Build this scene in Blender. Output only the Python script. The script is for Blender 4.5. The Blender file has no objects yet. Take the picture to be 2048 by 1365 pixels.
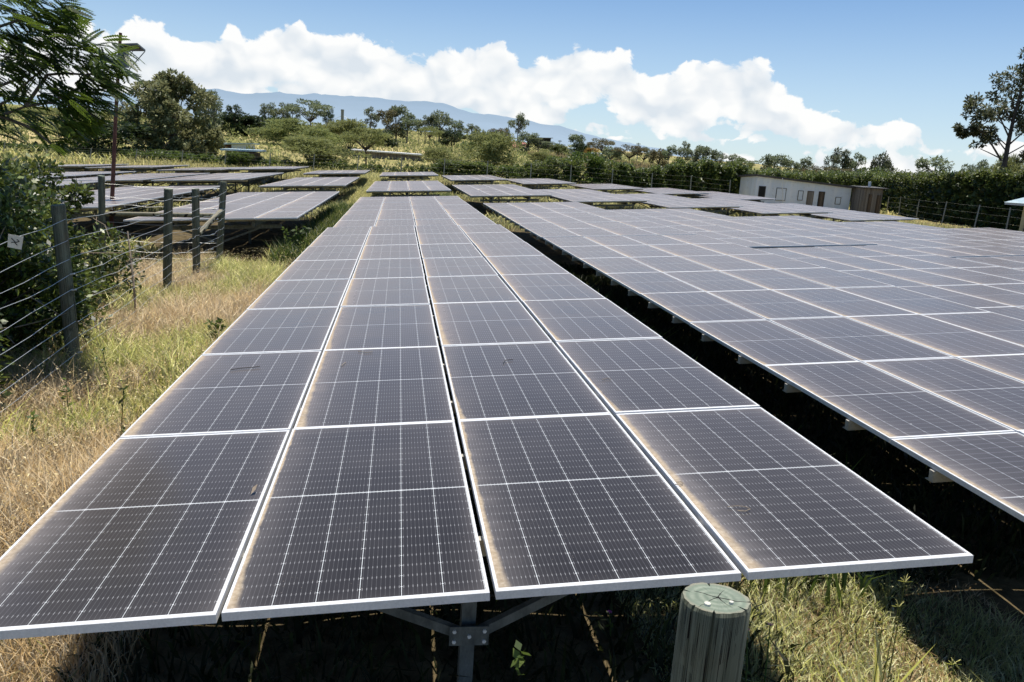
import bpy, math, random
import numpy as np
from mathutils import Vector, Matrix

# ------------------------------------------------------------------ basics
SC = bpy.context.scene
COL = SC.collection
RNG = np.random.default_rng(7)
random.seed(7)
G0 = 1.30                       # height of a table's centre line above flat ground
T = math.radians(4.0)           # cross tilt of every table (left edge low)
ST, CT = math.sin(T), math.cos(T)
PW, PL = 1.05, 2.11             # panel pitch across / along a table
F, CX, CY = 1579.4, 1024.0, 682.5
CAM = np.array([-0.415, -2.8125, 1.6769 + G0])
RW = np.array([[0.9884566, -0.13735109, 0.06393922],
               [0.03132022, -0.2276598, -0.9732369],
               [0.14823154, 0.96400503, -0.22072997]])


def at(px, py, Y):
    """world point seen at photo pixel (px, py) on the vertical plane y = Y"""
    d = RW.T @ np.array([(px - CX) / F, (py - CY) / F, 1.0])
    return CAM + d * (Y - CAM[1]) / d[1]


def pix(P):
    c = (np.asarray(P, float) - CAM) @ RW.T
    return np.array([CX + F * c[0] / c[2], CY + F * c[1] / c[2]])


def sstep(a, b, x):
    t = np.clip((x - a) / (b - a), 0, 1)
    return t * t * (3 - 2 * t)


def terrain(x, y):
    x = np.asarray(x, float); y = np.asarray(y, float)
    yy = y - np.maximum(0, x - 15) * 0.85
    rise = np.where(yy < 45, 0, np.where(yy < 75, 0.9 * ((np.clip(yy, 45, 75) - 45) / 30) ** 1.5, 0))
    rise = np.where(yy >= 75, 0.9 + 0.045 * (np.minimum(yy, 310) - 75), rise)
    far = np.clip((yy - 310) / 1800, 0, 1)
    rise = rise - 26 * far * far * (3 - 2 * far)
    left = -0.034 * np.clip(-x - 3, 0, 24) * sstep(6, 18, y) * (1 - sstep(55, 80, y))
    bump = 0.05 * np.sin(x * 1.3 + y * .7) * np.sin(y * 1.1 - x * .4) + .025 * np.sin(x * 3.1 - 1) * np.sin(y * 2.7)
    bump = bump + 0.6 * np.sin(x * .031 + 1) * np.sin(y * .027) * sstep(100, 220, y)
    return rise + left + bump


def th(x, y):
    return float(terrain(x, y))


# ------------------------------------------------------------------ object helpers
def link(o, parent=None):
    COL.objects.link(o)
    if parent is not None:
        o.parent = parent
    return o


def tag(o, label=None, cat=None, group=None, kind=None):
    if label: o['label'] = label
    if cat: o['category'] = cat
    if group: o['group'] = group
    if kind: o['kind'] = kind
    return o


def thing(name, label, cat, loc=(0, 0, 0), rz=0, group=None):
    o = bpy.data.objects.new(name, None)
    o.empty_display_size = .2
    o.location = loc
    o.rotation_euler = (0, 0, rz)
    link(o)
    return tag(o, label, cat, group)


def mesh_np(name, V, faces_flat, sizes, mats, midx=None, smooth=False):
    V = np.ascontiguousarray(V, dtype=np.float32).reshape(-1, 3)
    faces_flat = np.ascontiguousarray(faces_flat, dtype=np.int32).ravel()
    sizes = np.ascontiguousarray(sizes, dtype=np.int32).ravel()
    me = bpy.data.meshes.new(name)
    me.vertices.add(len(V)); me.vertices.foreach_set('co', V.ravel())
    me.loops.add(len(faces_flat)); me.loops.foreach_set('vertex_index', faces_flat)
    me.polygons.add(len(sizes))
    st = np.zeros(len(sizes), np.int32); st[1:] = np.cumsum(sizes)[:-1]
    me.polygons.foreach_set('loop_start', st)
    me.polygons.foreach_set('loop_total', sizes)
    for m in (mats if isinstance(mats, (list, tuple)) else [mats]):
        me.materials.append(m)
    if midx is not None:
        me.polygons.foreach_set('material_index', np.ascontiguousarray(midx, dtype=np.int32))
    sm = np.zeros(len(sizes), bool)
    if smooth == 'sides': sm[:-1 - int(sizes[-1])] = True
    elif smooth: sm[:] = True
    me.polygons.foreach_set('use_smooth', sm)
    me.update(calc_edges=True); me.validate()
    return me


class MB:
    """collects boxes, bars, tubes and loose faces into one mesh"""
    def __init__(s): s.v = []; s.f = []; s.m = []; s.n = 0

    def add(s, verts, faces, m=0):
        s.v += [tuple(map(float, p)) for p in verts]
        s.f += [[i + s.n for i in f] for f in faces]
        s.m += [m] * len(faces)
        s.n += len(verts)
        return s

    def box(s, x0, x1, y0, y1, z0, z1, m=0):
        v = [(x, y, z) for z in (z0, z1) for y in (y0, y1) for x in (x0, x1)]
        return s.add(v, [(0, 2, 3, 1), (4, 5, 7, 6), (0, 1, 5, 4), (2, 6, 7, 3), (0, 4, 6, 2), (1, 3, 7, 5)], m)

    def hexa(s, p, m=0):
        """8 corners: bottom 0-3 (ccw) then top 4-7"""
        return s.add(p, [(3, 2, 1, 0), (4, 5, 6, 7), (0, 1, 5, 4), (1, 2, 6, 5), (2, 3, 7, 6), (3, 0, 4, 7)], m)

    def bar(s, a, b, w, h, m=0, up=(0, 0, 1)):
        a = Vector(a); b = Vector(b); d = (b - a).normalized()
        u = Vector(up)
        if abs(d.dot(u)) > .95: u = Vector((0, 1, 0))
        r = d.cross(u).normalized(); u = r.cross(d).normalized()
        r *= w / 2; u *= h / 2
        return s.hexa([a - r - u, a + r - u, a + r + u, a - r + u, b - r - u, b + r - u, b + r + u, b - r + u], m)

    def tube(s, pts, rad, n=8, m=0, cap=True):
        pts = [Vector(p) for p in pts]
        rad = rad if isinstance(rad, (list, tuple)) else [rad] * len(pts)
        rings = []; prev = None
        for i, p in enumerate(pts):
            d = (pts[min(i + 1, len(pts) - 1)] - pts[max(i - 1, 0)]).normalized()
            if prev is None:
                u = Vector((0, 0, 1)) if abs(d.z) < .9 else Vector((1, 0, 0))
            else:
                u = prev
            r = d.cross(u).normalized(); u = r.cross(d).normalized(); prev = u
            rings.append([p + (r * math.cos(2 * math.pi * k / n) + u * math.sin(2 * math.pi * k / n)) * rad[i] for k in range(n)])
        vs = [q for r_ in rings for q in r_]
        fs = []
        for i in range(len(pts) - 1):
            for k in range(n):
                a = i * n + k; b = i * n + (k + 1) % n
                fs.append((a, a + n, b + n, b))
        if cap:
            fs.append(tuple(range(n)))
            fs.append(tuple(range((len(pts) - 1) * n, len(pts) * n))[::-1])
        return s.add(vs, fs, m)

    def mesh(s, name, mats, smooth=False):
        fl = [i for f in s.f for i in f]
        return mesh_np(name, np.array(s.v), fl, [len(f) for f in s.f], mats, s.m, smooth)

    def build(s, name, mats, parent=None, smooth=False, loc=(0, 0, 0)):
        o = bpy.data.objects.new(name, s.mesh(name, mats, smooth))
        o.location = loc
        return link(o, parent)


def obj(name, me, parent=None, loc=(0, 0, 0), rot=(0, 0, 0), scale=(1, 1, 1)):
    o = bpy.data.objects.new(name, me)
    o.location = loc; o.rotation_euler = rot; o.scale = scale
    return link(o, parent)


# ------------------------------------------------------------------ node helpers
class E:
    """shader expression: wraps a socket (or a number) of one node tree"""
    def __init__(s, nt, v): s.nt = nt; s.v = v

    def _op(s, op, *a):
        n = s.nt.nodes.new('ShaderNodeMath'); n.operation = op
        for i, x in enumerate((s,) + a):
            x = x.v if isinstance(x, E) else x
            if isinstance(x, (int, float)): n.inputs[i].default_value = x
            else: s.nt.links.new(x, n.inputs[i])
        return E(s.nt, n.outputs[0])

    def __add__(s, o): return s._op('ADD', o)
    __radd__ = __add__
    def __sub__(s, o): return s._op('SUBTRACT', o)
    def __rsub__(s, o): return E(s.nt, o)._op('SUBTRACT', s) if not isinstance(o, E) else o - s
    def __mul__(s, o): return s._op('MULTIPLY', o)
    __rmul__ = __mul__
    def __truediv__(s, o): return s._op('DIVIDE', o)
    def abs(s): return s._op('ABSOLUTE')
    def mod(s, o): return s._op('FLOORED_MODULO', o)
    def lt(s, o): return s._op('LESS_THAN', o)
    def gt(s, o): return s._op('GREATER_THAN', o)
    def min(s, o): return s._op('MINIMUM', o)
    def max(s, o): return s._op('MAXIMUM', o)
    def pow(s, o): return s._op('POWER', o)
    def sin(s): return s._op('SINE')
    def clamp(s): return s._op('ADD', 0.0)._setclamp()
    def _setclamp(s): s.v.node.use_clamp = True; return s

    def map(s, a, b, c=0.0, d=1.0, smooth=False):
        n = s.nt.nodes.new('ShaderNodeMapRange')
        n.interpolation_type = 'SMOOTHSTEP' if smooth else 'LINEAR'
        s.nt.links.new(s.v, n.inputs[0])
        for i, x in enumerate((a, b, c, d)): n.inputs[i + 1].default_value = x
        return E(s.nt, n.outputs[0])


class NT:
    def __init__(s, nt): s.nt = nt

    def node(s, t, **kw):
        n = s.nt.nodes.new(t)
        for k, v in kw.items(): setattr(n, k, v)
        return n

    def set(s, sock, v):
        if isinstance(v, E): v = v.v
        if isinstance(v, (int, float)): sock.default_value = v
        elif isinstance(v, (tuple, list)): sock.default_value = tuple(v) + ((1,) if len(v) == 3 and sock.type == 'RGBA' else ())
        else: s.nt.links.new(v, sock)

    def coord(s, kind='Object'):
        return s.node('ShaderNodeTexCoord').outputs[kind]

    def sep(s, v):
        n = s.node('ShaderNodeSeparateXYZ'); s.set(n.inputs[0], v)
        return [E(s.nt, o) for o in n.outputs]

    def vec(s, x, y, z):
        n = s.node('ShaderNodeCombineXYZ')
        for i, q in enumerate((x, y, z)): s.set(n.inputs[i], q)
        return n.outputs[0]

    def scale(s, v, sx, sy, sz):
        n = s.node('ShaderNodeMapping'); s.set(n.inputs[0], v); n.inputs['Scale'].default_value = (sx, sy, sz)
        return n.outputs[0]

    def noise(s, v, sc, det=4, rough=.55, dist=0, out=0):
        n = s.node('ShaderNodeTexNoise'); s.set(n.inputs['Vector'], v)
        n.inputs['Scale'].default_value = sc; n.inputs['Detail'].default_value = det
        n.inputs['Roughness'].default_value = rough; n.inputs['Distortion'].default_value = dist
        return E(s.nt, n.outputs[out])

    def voro(s, v, sc, feature='F1', smooth=None, rand=1):
        n = s.node('ShaderNodeTexVoronoi'); n.feature = feature; s.set(n.inputs['Vector'], v)
        n.inputs['Scale'].default_value = sc; n.inputs['Randomness'].default_value = rand
        if smooth is not None: n.inputs['Smoothness'].default_value = smooth
        return E(s.nt, n.outputs['Distance'])

    def mix(s, f, a, b, mode='MIX'):
        n = s.node('ShaderNodeMix'); n.data_type = 'RGBA'; n.blend_type = mode
        s.set(n.inputs[0], f); s.set(n.inputs[6], a); s.set(n.inputs[7], b)
        return n.outputs[2]

    def ramp(s, f, stops):
        n = s.node('ShaderNodeValToRGB'); s.set(n.inputs[0], f)
        els = n.color_ramp.elements
        while len(els) < len(stops): els.new(.5)
        for e, (p, c) in zip(els, stops): e.position = p; e.color = tuple(c) + (1,)
        return n.outputs[0]

    def bump(s, h, strength=.5, dist=.01):
        n = s.node('ShaderNodeBump'); s.set(n.inputs['Height'], h)
        n.inputs['Strength'].default_value = strength; n.inputs['Distance'].default_value = dist
        return n.outputs[0]


def material(name):
    m = bpy.data.materials.new(name); m.use_nodes = True
    nt = m.node_tree; nt.nodes.clear()
    out = nt.nodes.new('ShaderNodeOutputMaterial')
    return m, NT(nt), out


def pbr(n, out, color, rough=.6, metal=0.0, normal=None, spec=None):
    b = n.node('ShaderNodeBsdfPrincipled')
    n.set(b.inputs['Base Color'], color); n.set(b.inputs['Roughness'], rough); n.set(b.inputs['Metallic'], metal)
    if normal is not None: n.set(b.inputs['Normal'], normal)
    if spec is not None: n.set(b.inputs['Specular IOR Level'], spec)
    n.nt.links.new(b.outputs[0], out.inputs[0])
    return b


def mat_mottled(name, a, b, sc=8, rough=.6, metal=0.0, stretch=(1, 1, 1), bump=.3, det=5, lo=.35, hi=.65, spec=None):
    m, n, out = material(name)
    v = n.scale(n.coord(), *stretch)
    f = n.noise(v, sc, det, .6)
    c = n.mix(f.map(lo, hi), a, b)
    g = n.noise(v, sc * 6, 3, .6)
    c = n.mix(g.map(.3, .7, 0, .35), c, tuple(x * .6 for x in a))
    pbr(n, out, c, rough, metal, n.bump(f + g * .4, bump, .01) if bump else None, spec)
    return m


def mat_leaf(name, a, b, c=None, transl=.3, rough=.5, gloss=.35, haze=0.0, up=.25, dark=.5):
    """foliage: every leaf (mesh island) has a tone of its own"""
    m, n, out = material(name)
    g = n.node('ShaderNodeNewGeometry')
    r = E(n.nt, g.outputs['Random Per Island'])
    stops = [(0, a), (.6, b)] + ([(1, c)] if c else [])
    colr = n.ramp(r, stops)
    p = n.coord()
    colr = n.mix(n.noise(p, .9, 3).map(.35, .65, 0, dark), colr, tuple(x * .55 for x in a))
    oi = n.node('ShaderNodeObjectInfo')
    hs = n.node('ShaderNodeHueSaturation'); n.set(hs.inputs['Color'], colr)
    n.set(hs.inputs['Value'], E(n.nt, oi.outputs['Random']).map(0, 1, .8, 1.25))
    n.set(hs.inputs['Hue'], E(n.nt, oi.outputs['Random']).map(0, 1, .485, .515))
    colr = hs.outputs[0]
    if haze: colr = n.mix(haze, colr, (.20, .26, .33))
    b1 = n.node('ShaderNodeBsdfPrincipled'); n.set(b1.inputs['Base Color'], colr)
    n.set(b1.inputs['Roughness'], rough); n.set(b1.inputs['Specular IOR Level'], gloss)
    nv = n.node('ShaderNodeVectorMath', operation='SCALE'); n.set(nv.inputs[0], g.outputs['Normal']); nv.inputs['Scale'].default_value = 1 - up
    na = n.node('ShaderNodeVectorMath', operation='ADD'); n.set(na.inputs[0], nv.outputs[0]); na.inputs[1].default_value = (0, 0, up)
    nn = n.node('ShaderNodeVectorMath', operation='NORMALIZE'); n.set(nn.inputs[0], na.outputs[0])
    n.set(b1.inputs['Normal'], nn.outputs[0])
    tr = n.node('ShaderNodeBsdfTranslucent')
    n.set(tr.inputs[0], n.mix(.5, colr, tuple(min(1, x * 1.6) for x in (c or b))))
    mx = n.node('ShaderNodeMixShader'); mx.inputs[0].default_value = transl
    n.nt.links.new(b1.outputs[0], mx.inputs[1]); n.nt.links.new(tr.outputs[0], mx.inputs[2])
    n.nt.links.new(mx.outputs[0], out.inputs[0])
    return m


# ------------------------------------------------------------------ camera, sun, sky
cam = bpy.data.objects.new('camera', bpy.data.cameras.new('camera'))
COL.objects.link(cam)
M = Matrix(((RW[0][0], -RW[1][0], -RW[2][0], CAM[0]),
            (RW[0][1], -RW[1][1], -RW[2][1], CAM[1]),
            (RW[0][2], -RW[1][2], -RW[2][2], CAM[2]), (0, 0, 0, 1)))
cam.matrix_world = M
cam.data.sensor_width = 36; cam.data.lens = F / 2048 * 36
cam.data.clip_start = .05; cam.data.clip_end = 90000
SC.camera = cam

SUN = Vector((.10, .18, 1.0)).normalized()
sun = bpy.data.lights.new('sun', 'SUN'); sun.energy = 5.0; sun.angle = math.radians(.5); sun.color = (1, .945, .85)
so = bpy.data.objects.new('sun', sun); COL.objects.link(so)
so.rotation_euler = (-SUN).to_track_quat('-Z', 'Y').to_euler()

SC.cycles.max_bounces = 5; SC.cycles.diffuse_bounces = 2; SC.cycles.glossy_bounces = 2; SC.cycles.transmission_bounces = 2
SC.cycles.transparent_max_bounces = 4; SC.cycles.caustics_reflective = False; SC.cycles.caustics_refractive = False
SC.view_settings.view_transform = 'Standard'; SC.view_settings.look = 'None'; SC.view_settings.exposure = 0


def azel(px, py):
    d = RW.T @ np.array([(px - CX) / F, (py - CY) / F, 1.0]); d /= np.linalg.norm(d)
    return math.atan2(d[0], d[1]), math.asin(d[2])


def build_world():
    w = bpy.data.worlds.new('World'); SC.world = w; w.use_nodes = True
    nt = w.node_tree; nt.nodes.clear(); n = NT(nt)
    out = n.node('ShaderNodeOutputWorld'); bg = n.node('ShaderNodeBackground')
    sky = n.node('ShaderNodeTexSky'); sky.sky_type = 'NISHITA'; sky.sun_disc = False
    sky.sun_elevation = math.asin(SUN.z); sky.sun_rotation = math.atan2(SUN.x, SUN.y)
    sky.altitude = 1900; sky.air_density = 1.0; sky.dust_density = .6; sky.ozone_density = 1.4
    v = n.coord('Generated')
    x, y, z = n.sep(v)
    az = x._op('ARCTAN2', y)
    el = z._op('ARCSINE')

    def curve(pts):
        # pts: photo pixels on the cloud bank's outline, turned into azimuth -> elevation
        q = sorted(azel(*p) for p in pts)
        fc = n.node('ShaderNodeFloatCurve')
        n.set(fc.inputs['Value'], az.map(-1.2, 1.4))
        c = fc.mapping.curves[0]
        fc.mapping.use_clip = False
        for i, (a, e) in enumerate(q):
            u = (a + 1.2) / 2.6
            if i < 2:
                c.points[i].location = (u, e * 2)
            else:
                c.points.new(u, e * 2)
        fc.mapping.update()
        return E(nt, fc.outputs[0]) * .5
    top = curve([(-900, 150), (-200, 80), (60, 70), (175, 48), (215, 85), (262, 45), (330, 52), (395, 90), (430, 88), (445, 76), (462, 47), (482, 78), (500, 84),
                 (540, 62), (600, 45), (650, 72), (690, 76), (708, 56), (735, 82), (780, 95), (850, 110), (905, 90), (960, 100), (1005, 88), (1050, 135), (1110, 110), (1190, 90), (1240, 98),
                 (1300, 150), (1370, 140), (1480, 122), (1555, 165), (1620, 210), (1690, 235), (1740, 252), (1835, 246), (1850, 300), (1905, 290),
                 (1960, 290), (2060, 300), (2400, 330), (3200, 420)])
    bot = curve([(-900, 290), (0, 290), (400, 300), (800, 330), (940, 250), (1100, 260), (1250, 262), (1400, 275), (1560, 292), (1700, 292), (1830, 296),
                 (1900, 318), (1990, 330), (2100, 330), (2500, 360), (3200, 440)])
    lowtop = curve([(-900, 330), (0, 330), (1250, 360), (1400, 345), (1480, 312), (1560, 325), (1610, 296), (1690, 330), (1780, 308), (1840, 312), (1890, 352), (1985, 335), (2060, 340), (3200, 440)])

    def tex2(kind, p, sc, det=5, rough=.6):
        t = n.node('ShaderNodeTexNoise' if kind == 'n' else 'ShaderNodeTexVoronoi')
        if kind == 'n':
            t.noise_dimensions = '2D'
            t.inputs['Detail'].default_value = det; t.inputs['Roughness'].default_value = rough
        else:
            t.voronoi_dimensions = '2D'; t.feature = 'F1'
        n.set(t.inputs['Vector'], p); t.inputs['Scale'].default_value = sc
        return t

    wn = tex2('n', n.vec(az, el * 1.3, 0), 13, 3, .55).outputs['Color']

    def billow(da, de):
        ps = n.node('ShaderNodeVectorMath', operation='MULTIPLY_ADD')
        n.set(ps.inputs[0], wn); ps.inputs[1].default_value = (.040, .040, 0); n.set(ps.inputs[2], n.vec(az + da, (el + de) * 1.3, 0))
        p = ps.outputs[0]
        v1 = E(nt, tex2('v', p, 19).outputs['Distance']); v2 = E(nt, tex2('v', p, 47).outputs['Distance'])
        fb = E(nt, tex2('n', p, 21, 6, .66).outputs[0])
        sf = E(nt, tex2('n', p, 15, 2, .5).outputs[0])
        return (.55 - v1) * .42 + (.5 - v2) * .30 + (fb - .5) * 1.05, (.55 - v1) * .40 + (.5 - v2) * .16 + (sf - .5) * .8

    n0, s0 = billow(0, 0)
    s1 = billow(.006, .016)[1]
    up = ((top - el) * 22.0)._op('MINIMUM', .62)
    dn = ((el - bot) * 15.0)._op('MINIMUM', .5)
    low = ((lowtop - el) * 26.0)._op('MINIMUM', .20)
    env = up.min(dn).max(low).max(-1.0)
    holes = E(nt, tex2('n', n.vec(az, el * 1.6, 0), 11, 3, .55).outputs[0]).map(.47, .66, 0, .75) * (top - el).map(.035, .09, 0, 1)
    d0 = env - holes + n0 * .78
    alpha = d0.map(.0, .12, 0, 1, True)
    thin = d0.map(.0, .25, .72, 1)
    relief = (s0 - s1) * 1.7 + s0 * .38 + n0 * .34
    depthsh = up.map(.15, .62, .24, -.16)
    lit = (relief + depthsh + .58).map(.02, .86, 0, 1)
    shade = n.mix(lit, (7.0, 7.6, 8.2), (9.6, 9.6, 9.5))
    skyc = sky.outputs[0]
    hz = el.map(0.0, .24, .62, 0, True)
    hs = n.node('ShaderNodeHueSaturation'); n.set(hs.inputs['Color'], skyc); hs.inputs['Saturation'].default_value = 1.14; hs.inputs['Value'].default_value = 1.22
    skyc = n.mix(hz, hs.outputs[0], (5.8, 7.1, 8.1))
    colr = n.mix((alpha * thin.max(lit)).clamp() * .97, skyc, shade)
    below = el.lt(-.02)
    colr = n.mix(below, colr, (1.0, .95, .65))
    n.set(bg.inputs[0], colr); bg.inputs[1].default_value = .105
    w.cycles.sampling_method = 'MANUAL'; w.cycles.sample_map_resolution = 512
    nt.links.new(bg.outputs[0], out.inputs[0])


build_world()

# ------------------------------------------------------------------ materials
def mat_panel():
    m, n, out = material('panel_glass')
    x, y, z = n.sep(n.coord())
    oi = n.node('ShaderNodeObjectInfo'); rnd = E(n.nt, oi.outputs['Random'])
    loc = n.node('ShaderNodeVectorMath', operation='ADD')
    n.set(loc.inputs[0], n.coord()); n.set(loc.inputs[1], n.vec(rnd * 91.0, rnd * 37.0, rnd * 13.0))
    pv = loc.outputs[0]
    cp = .1665                                        # cell pitch
    half = 2.095 / 2
    hp = (half - .020) / 12                           # half-cell pitch
    xc = (x + 3 * cp)
    dcol = ((xc + cp / 2).mod(cp) - cp / 2).abs()     # distance to a column line
    inx = x.abs().lt(3 * cp + .002)
    yl = (y - half).abs()                             # distance from the mid line
    mid = yl.lt(.0042)
    yr = (yl - .007)
    drow = ((yr + hp / 2).mod(hp) - hp / 2).abs()
    iny = yl.lt(half - .013)
    colline = dcol.lt(.0012)
    cham = (dcol + drow).lt(.0050)
    bp = cp / 9
    dbus = ((xc + bp / 2 + bp / 2).mod(bp) - bp / 2).abs()
    bus = dbus.lt(.0009)
    dash = dbus.lt(.0014) * drow.lt(.009)
    rowgap = drow.lt(.0012)
    border = 1.0 - inx * iny
    white = colline.max(mid).max(cham).max(border)
    # cells: near black, slightly blue, finely uneven
    cell = n.mix(n.noise(pv, 3.5, 3).map(.3, .7), (.0085, .0075, .0085), (.015, .0135, .014))
    cell = n.mix(bus * .22, cell, (.30, .30, .31))
    cell = n.mix(rowgap * .10, cell, (.3, .3, .3))
    cell = n.mix(dash * .40, cell, (.62, .62, .62))
    cell = n.mix(white, cell, (.66, .68, .68))
    # dust: a tan strip along the low (left) edge, thin film elsewhere, plus painted reflections
    e = (x + .502)
    nz = n.noise(pv, 9, 5, .6)
    wdt = (y * -3.2)._op('EXPONENT') * .034 + .006 + rnd * .034 + (nz - .5) * .030
    strip = (e / wdt).map(.45, 1.35, 1, 0, True) * nz.map(.3, .6, .72, 1)
    haze = (e * -11.0)._op('EXPONENT') * (rnd * .42 + .16) * nz.map(.25, .75, .6, 1.3)
    edge_sheen = ((.502 - x) * -26.0)._op('EXPONENT') * .14  # pale reflection along the right edge, painted into the colour
    endh = (y * -30.0)._op('EXPONENT') * .10 + ((2.095 - y) * -22.0)._op('EXPONENT') * .16
    lw = n.node('ShaderNodeLayerWeight'); lw.inputs[0].default_value = .5
    graz = E(n.nt, lw.outputs['Facing']).pow(4.3)
    blot = n.noise(pv, 1.6, 6, .65)
    film = blot.map(.3, .75, .006, .034) + rnd * rnd * .030 + graz * .56 + (n.noise(pv, .9, 2).map(.5, .75, 0, .03))  # dust film; its grazing part also paints in the clouds' reflection
    spots = n.voro(pv, 34).lt(.075) * n.noise(pv, 2.3, 2).map(.5, .62)
    dust_sheen = (haze + edge_sheen + endh + film).clamp()
    c = n.mix(dust_sheen, cell, n.mix(graz.map(0, .35), (.40, .375, .37), (.50, .415, .365)))
    drop = (n.voro(pv, 2.6) + (n.noise(pv, 60, 2) - .5) * .03).lt(.022)
    c = n.mix(drop * .8, c, (.62, .60, .55))
    c = n.mix(strip * .92, c, n.mix(n.noise(pv, 40, 4, .7).map(.35, .7), (.38, .29, .19), (.60, .50, .37)))
    c = n.mix(spots * .5, c, (.42, .36, .28))
    rough = (dust_sheen * .38 + strip * .4 + .085 + blot.map(.3, .7, 0, .05)).clamp()
    b = pbr(n, out, c, rough, 0.0, None, None)
    b.inputs['IOR'].default_value = 1.36
    n.set(b.inputs['Specular IOR Level'], .27 - strip * .2)
    b.inputs['Specular Tint'].default_value = (1, .90, .82, 1)
    return m


M_PANEL = mat_panel()
M_ALU = mat_mottled('anodised_frame', (.80, .80, .79), (.92, .91, .89), 14, .42, .05, (1, 1, 1), .05)
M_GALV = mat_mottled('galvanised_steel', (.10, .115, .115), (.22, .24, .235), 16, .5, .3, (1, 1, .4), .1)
M_DIRTYSTEEL = mat_mottled('dusty_steel', (.40, .38, .32), (.58, .54, .46), 10, .6, .15, (1, 1, 1), .1)
M_RUST = mat_mottled('rusty_pole', (.10, .035, .022), (.23, .09, .055), 9, .8, 0, (1, 1, .3), .3)
M_WIRE = mat_mottled('wire', (.62, .63, .60), (.82, .82, .78), 30, .4, .5, (1, 1, 1), 0)
M_WHITE = mat_mottled('white_plastic', (.72, .72, .70), (.82, .82, .80), 12, .45, 0, (1, 1, 1), 0)
M_DARK = mat_mottled('dark_opening', (.010, .009, .008), (.02, .018, .015), 5, .9, 0, (1, 1, 1), 0)


def mat_post(name, cut=False, dark=1.0):
    m, n, out = material(name)
    p = n.coord()
    x, y, z = n.sep(p)
    g = n.noise(n.scale(p, 34, 34, 1.3), 1.0, 6, .65)
    big = n.noise(p, 5, 3)
    a = tuple(v * dark for v in (.070, .080, .052)); b = tuple(v * dark for v in (.25, .26, .19))
    side = n.mix(g.map(.28, .72), a, b)
    side = n.mix(big.map(.45, .7, 0, .45), side, tuple(v * dark for v in (.16, .115, .07)))
    ang = x._op('ARCTAN2', y)
    cr = n.noise(n.vec(ang * 3.2, z * .35, 2.0), 2.2, 3, .5)
    crack = (cr - .5).abs().lt(.011) * n.noise(p, 2.5, 2).gt(.44)
    crack = crack.max((n.noise(n.vec(ang * 9.0, z * .5, 5.0), 2.0, 2, .5) - .5).abs().lt(.008) * n.noise(p, 4.0, 2).gt(.53))
    blotch = n.noise(n.scale(p, 14, 14, 5), 1, 2).map(.62, .68, 0, .55)
    side = n.mix(blotch, side, tuple(v * dark for v in (.06, .065, .05)))
    side = n.mix(crack, side, (.012, .010, .008))
    r = (x * x + y * y)._op('SQRT')
    wob = n.noise(p, 9, 3)
    rings = ((r + wob * .02) * 330.0).sin()
    topc = n.mix(rings.map(-1, 1), (.20, .245, .185), (.33, .37, .285))
    topc = n.mix(n.noise(p, 28, 4).map(.35, .7), topc, (.22, .26, .20))
    topc = n.mix(r.map(.062, .076, 0, .75), topc, (.30, .25, .18))
    def ray_crack(a0, width, r1):
        ca, sa = math.cos(a0), math.sin(a0)
        xx = x - .004; yy = y + .002
        wv = (n.noise(p, 22, 3) - .5) * .016
        across = (xx * -sa + yy * ca + wv).abs()
        along = xx * ca + yy * sa
        return across.lt(along.map(0, r1, width, width * .25)) * along.gt(-.004) * along.lt(r1)
    ck = ray_crack(-.75, .0026, .09).max(ray_crack(2.05, .0024, .055)).max(ray_crack(3.3, .0016, .075)).max(ray_crack(.45, .0012, .05)).max(ray_crack(-1.7, .0013, .05))
    topc = n.mix(ck, topc, (.015, .012, .010))
    geo = n.node('ShaderNodeNewGeometry')
    nz_ = n.sep(geo.outputs['Normal'])[2]
    c = n.mix(nz_.gt(.75), side, topc) if cut else side
    pbr(n, out, c, .85, 0, n.bump(g + crack * -1.0, .55, .006), .2)
    return m


M_POST = mat_post('weathered_post', True)
M_POSTD = mat_post('weathered_fence_post', True, 1.0)
M_CONC = mat_mottled('concrete_post', (.22, .23, .20), (.36, .36, .31), 12, .9)
M_BARK = mat_mottled('bark', (.045, .035, .027), (.11, .09, .07), 12, .9, 0, (1, 1, .25), .5)
M_BARKL = mat_mottled('pale_bark', (.10, .085, .07), (.22, .19, .16), 12, .9, 0, (1, 1, .25), .4)
M_TWIG = mat_mottled('dead_twig', (.26, .20, .14), (.42, .34, .25), 12, .9, 0, (1, 1, 1), 0)

L_FROND = mat_leaf('frond_leaf', (.010, .024, .006), (.04, .085, .014), (.20, .29, .04), .35, .45, .3)
L_GLOSSY = mat_leaf('glossy_leaf', (.008, .016, .004), (.038, .060, .011), (.27, .33, .065), .2, .4, .4)  # pale end of the ramp paints bright glints on single leaves
L_OLIVE = mat_leaf('olive_leaf', (.034, .042, .013), (.15, .165, .055), (.46, .45, .23), .25, .5, .4)
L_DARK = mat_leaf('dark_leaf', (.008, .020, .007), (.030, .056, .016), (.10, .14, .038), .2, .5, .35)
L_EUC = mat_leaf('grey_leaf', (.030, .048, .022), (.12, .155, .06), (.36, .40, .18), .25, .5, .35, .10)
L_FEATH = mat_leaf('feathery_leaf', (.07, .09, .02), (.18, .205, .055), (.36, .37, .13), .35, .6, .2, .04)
L_HEDGE = mat_leaf('hedge_leaf', (.014, .032, .008), (.070, .115, .022), (.30, .36, .085), .25, .48, .4)
L_ORANGE = mat_leaf('orange_leaf', (.16, .09, .02), (.32, .18, .035), (.40, .26, .07), .3, .6, .2)
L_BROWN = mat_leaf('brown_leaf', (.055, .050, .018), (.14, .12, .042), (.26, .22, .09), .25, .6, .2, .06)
L_TALL = mat_leaf('tall_tree_leaf', (.010, .022, .008), (.048, .075, .024), (.34, .36, .17), .15, .45, .4)  # pale end of the ramp paints sunlit highlights into the crown
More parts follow.
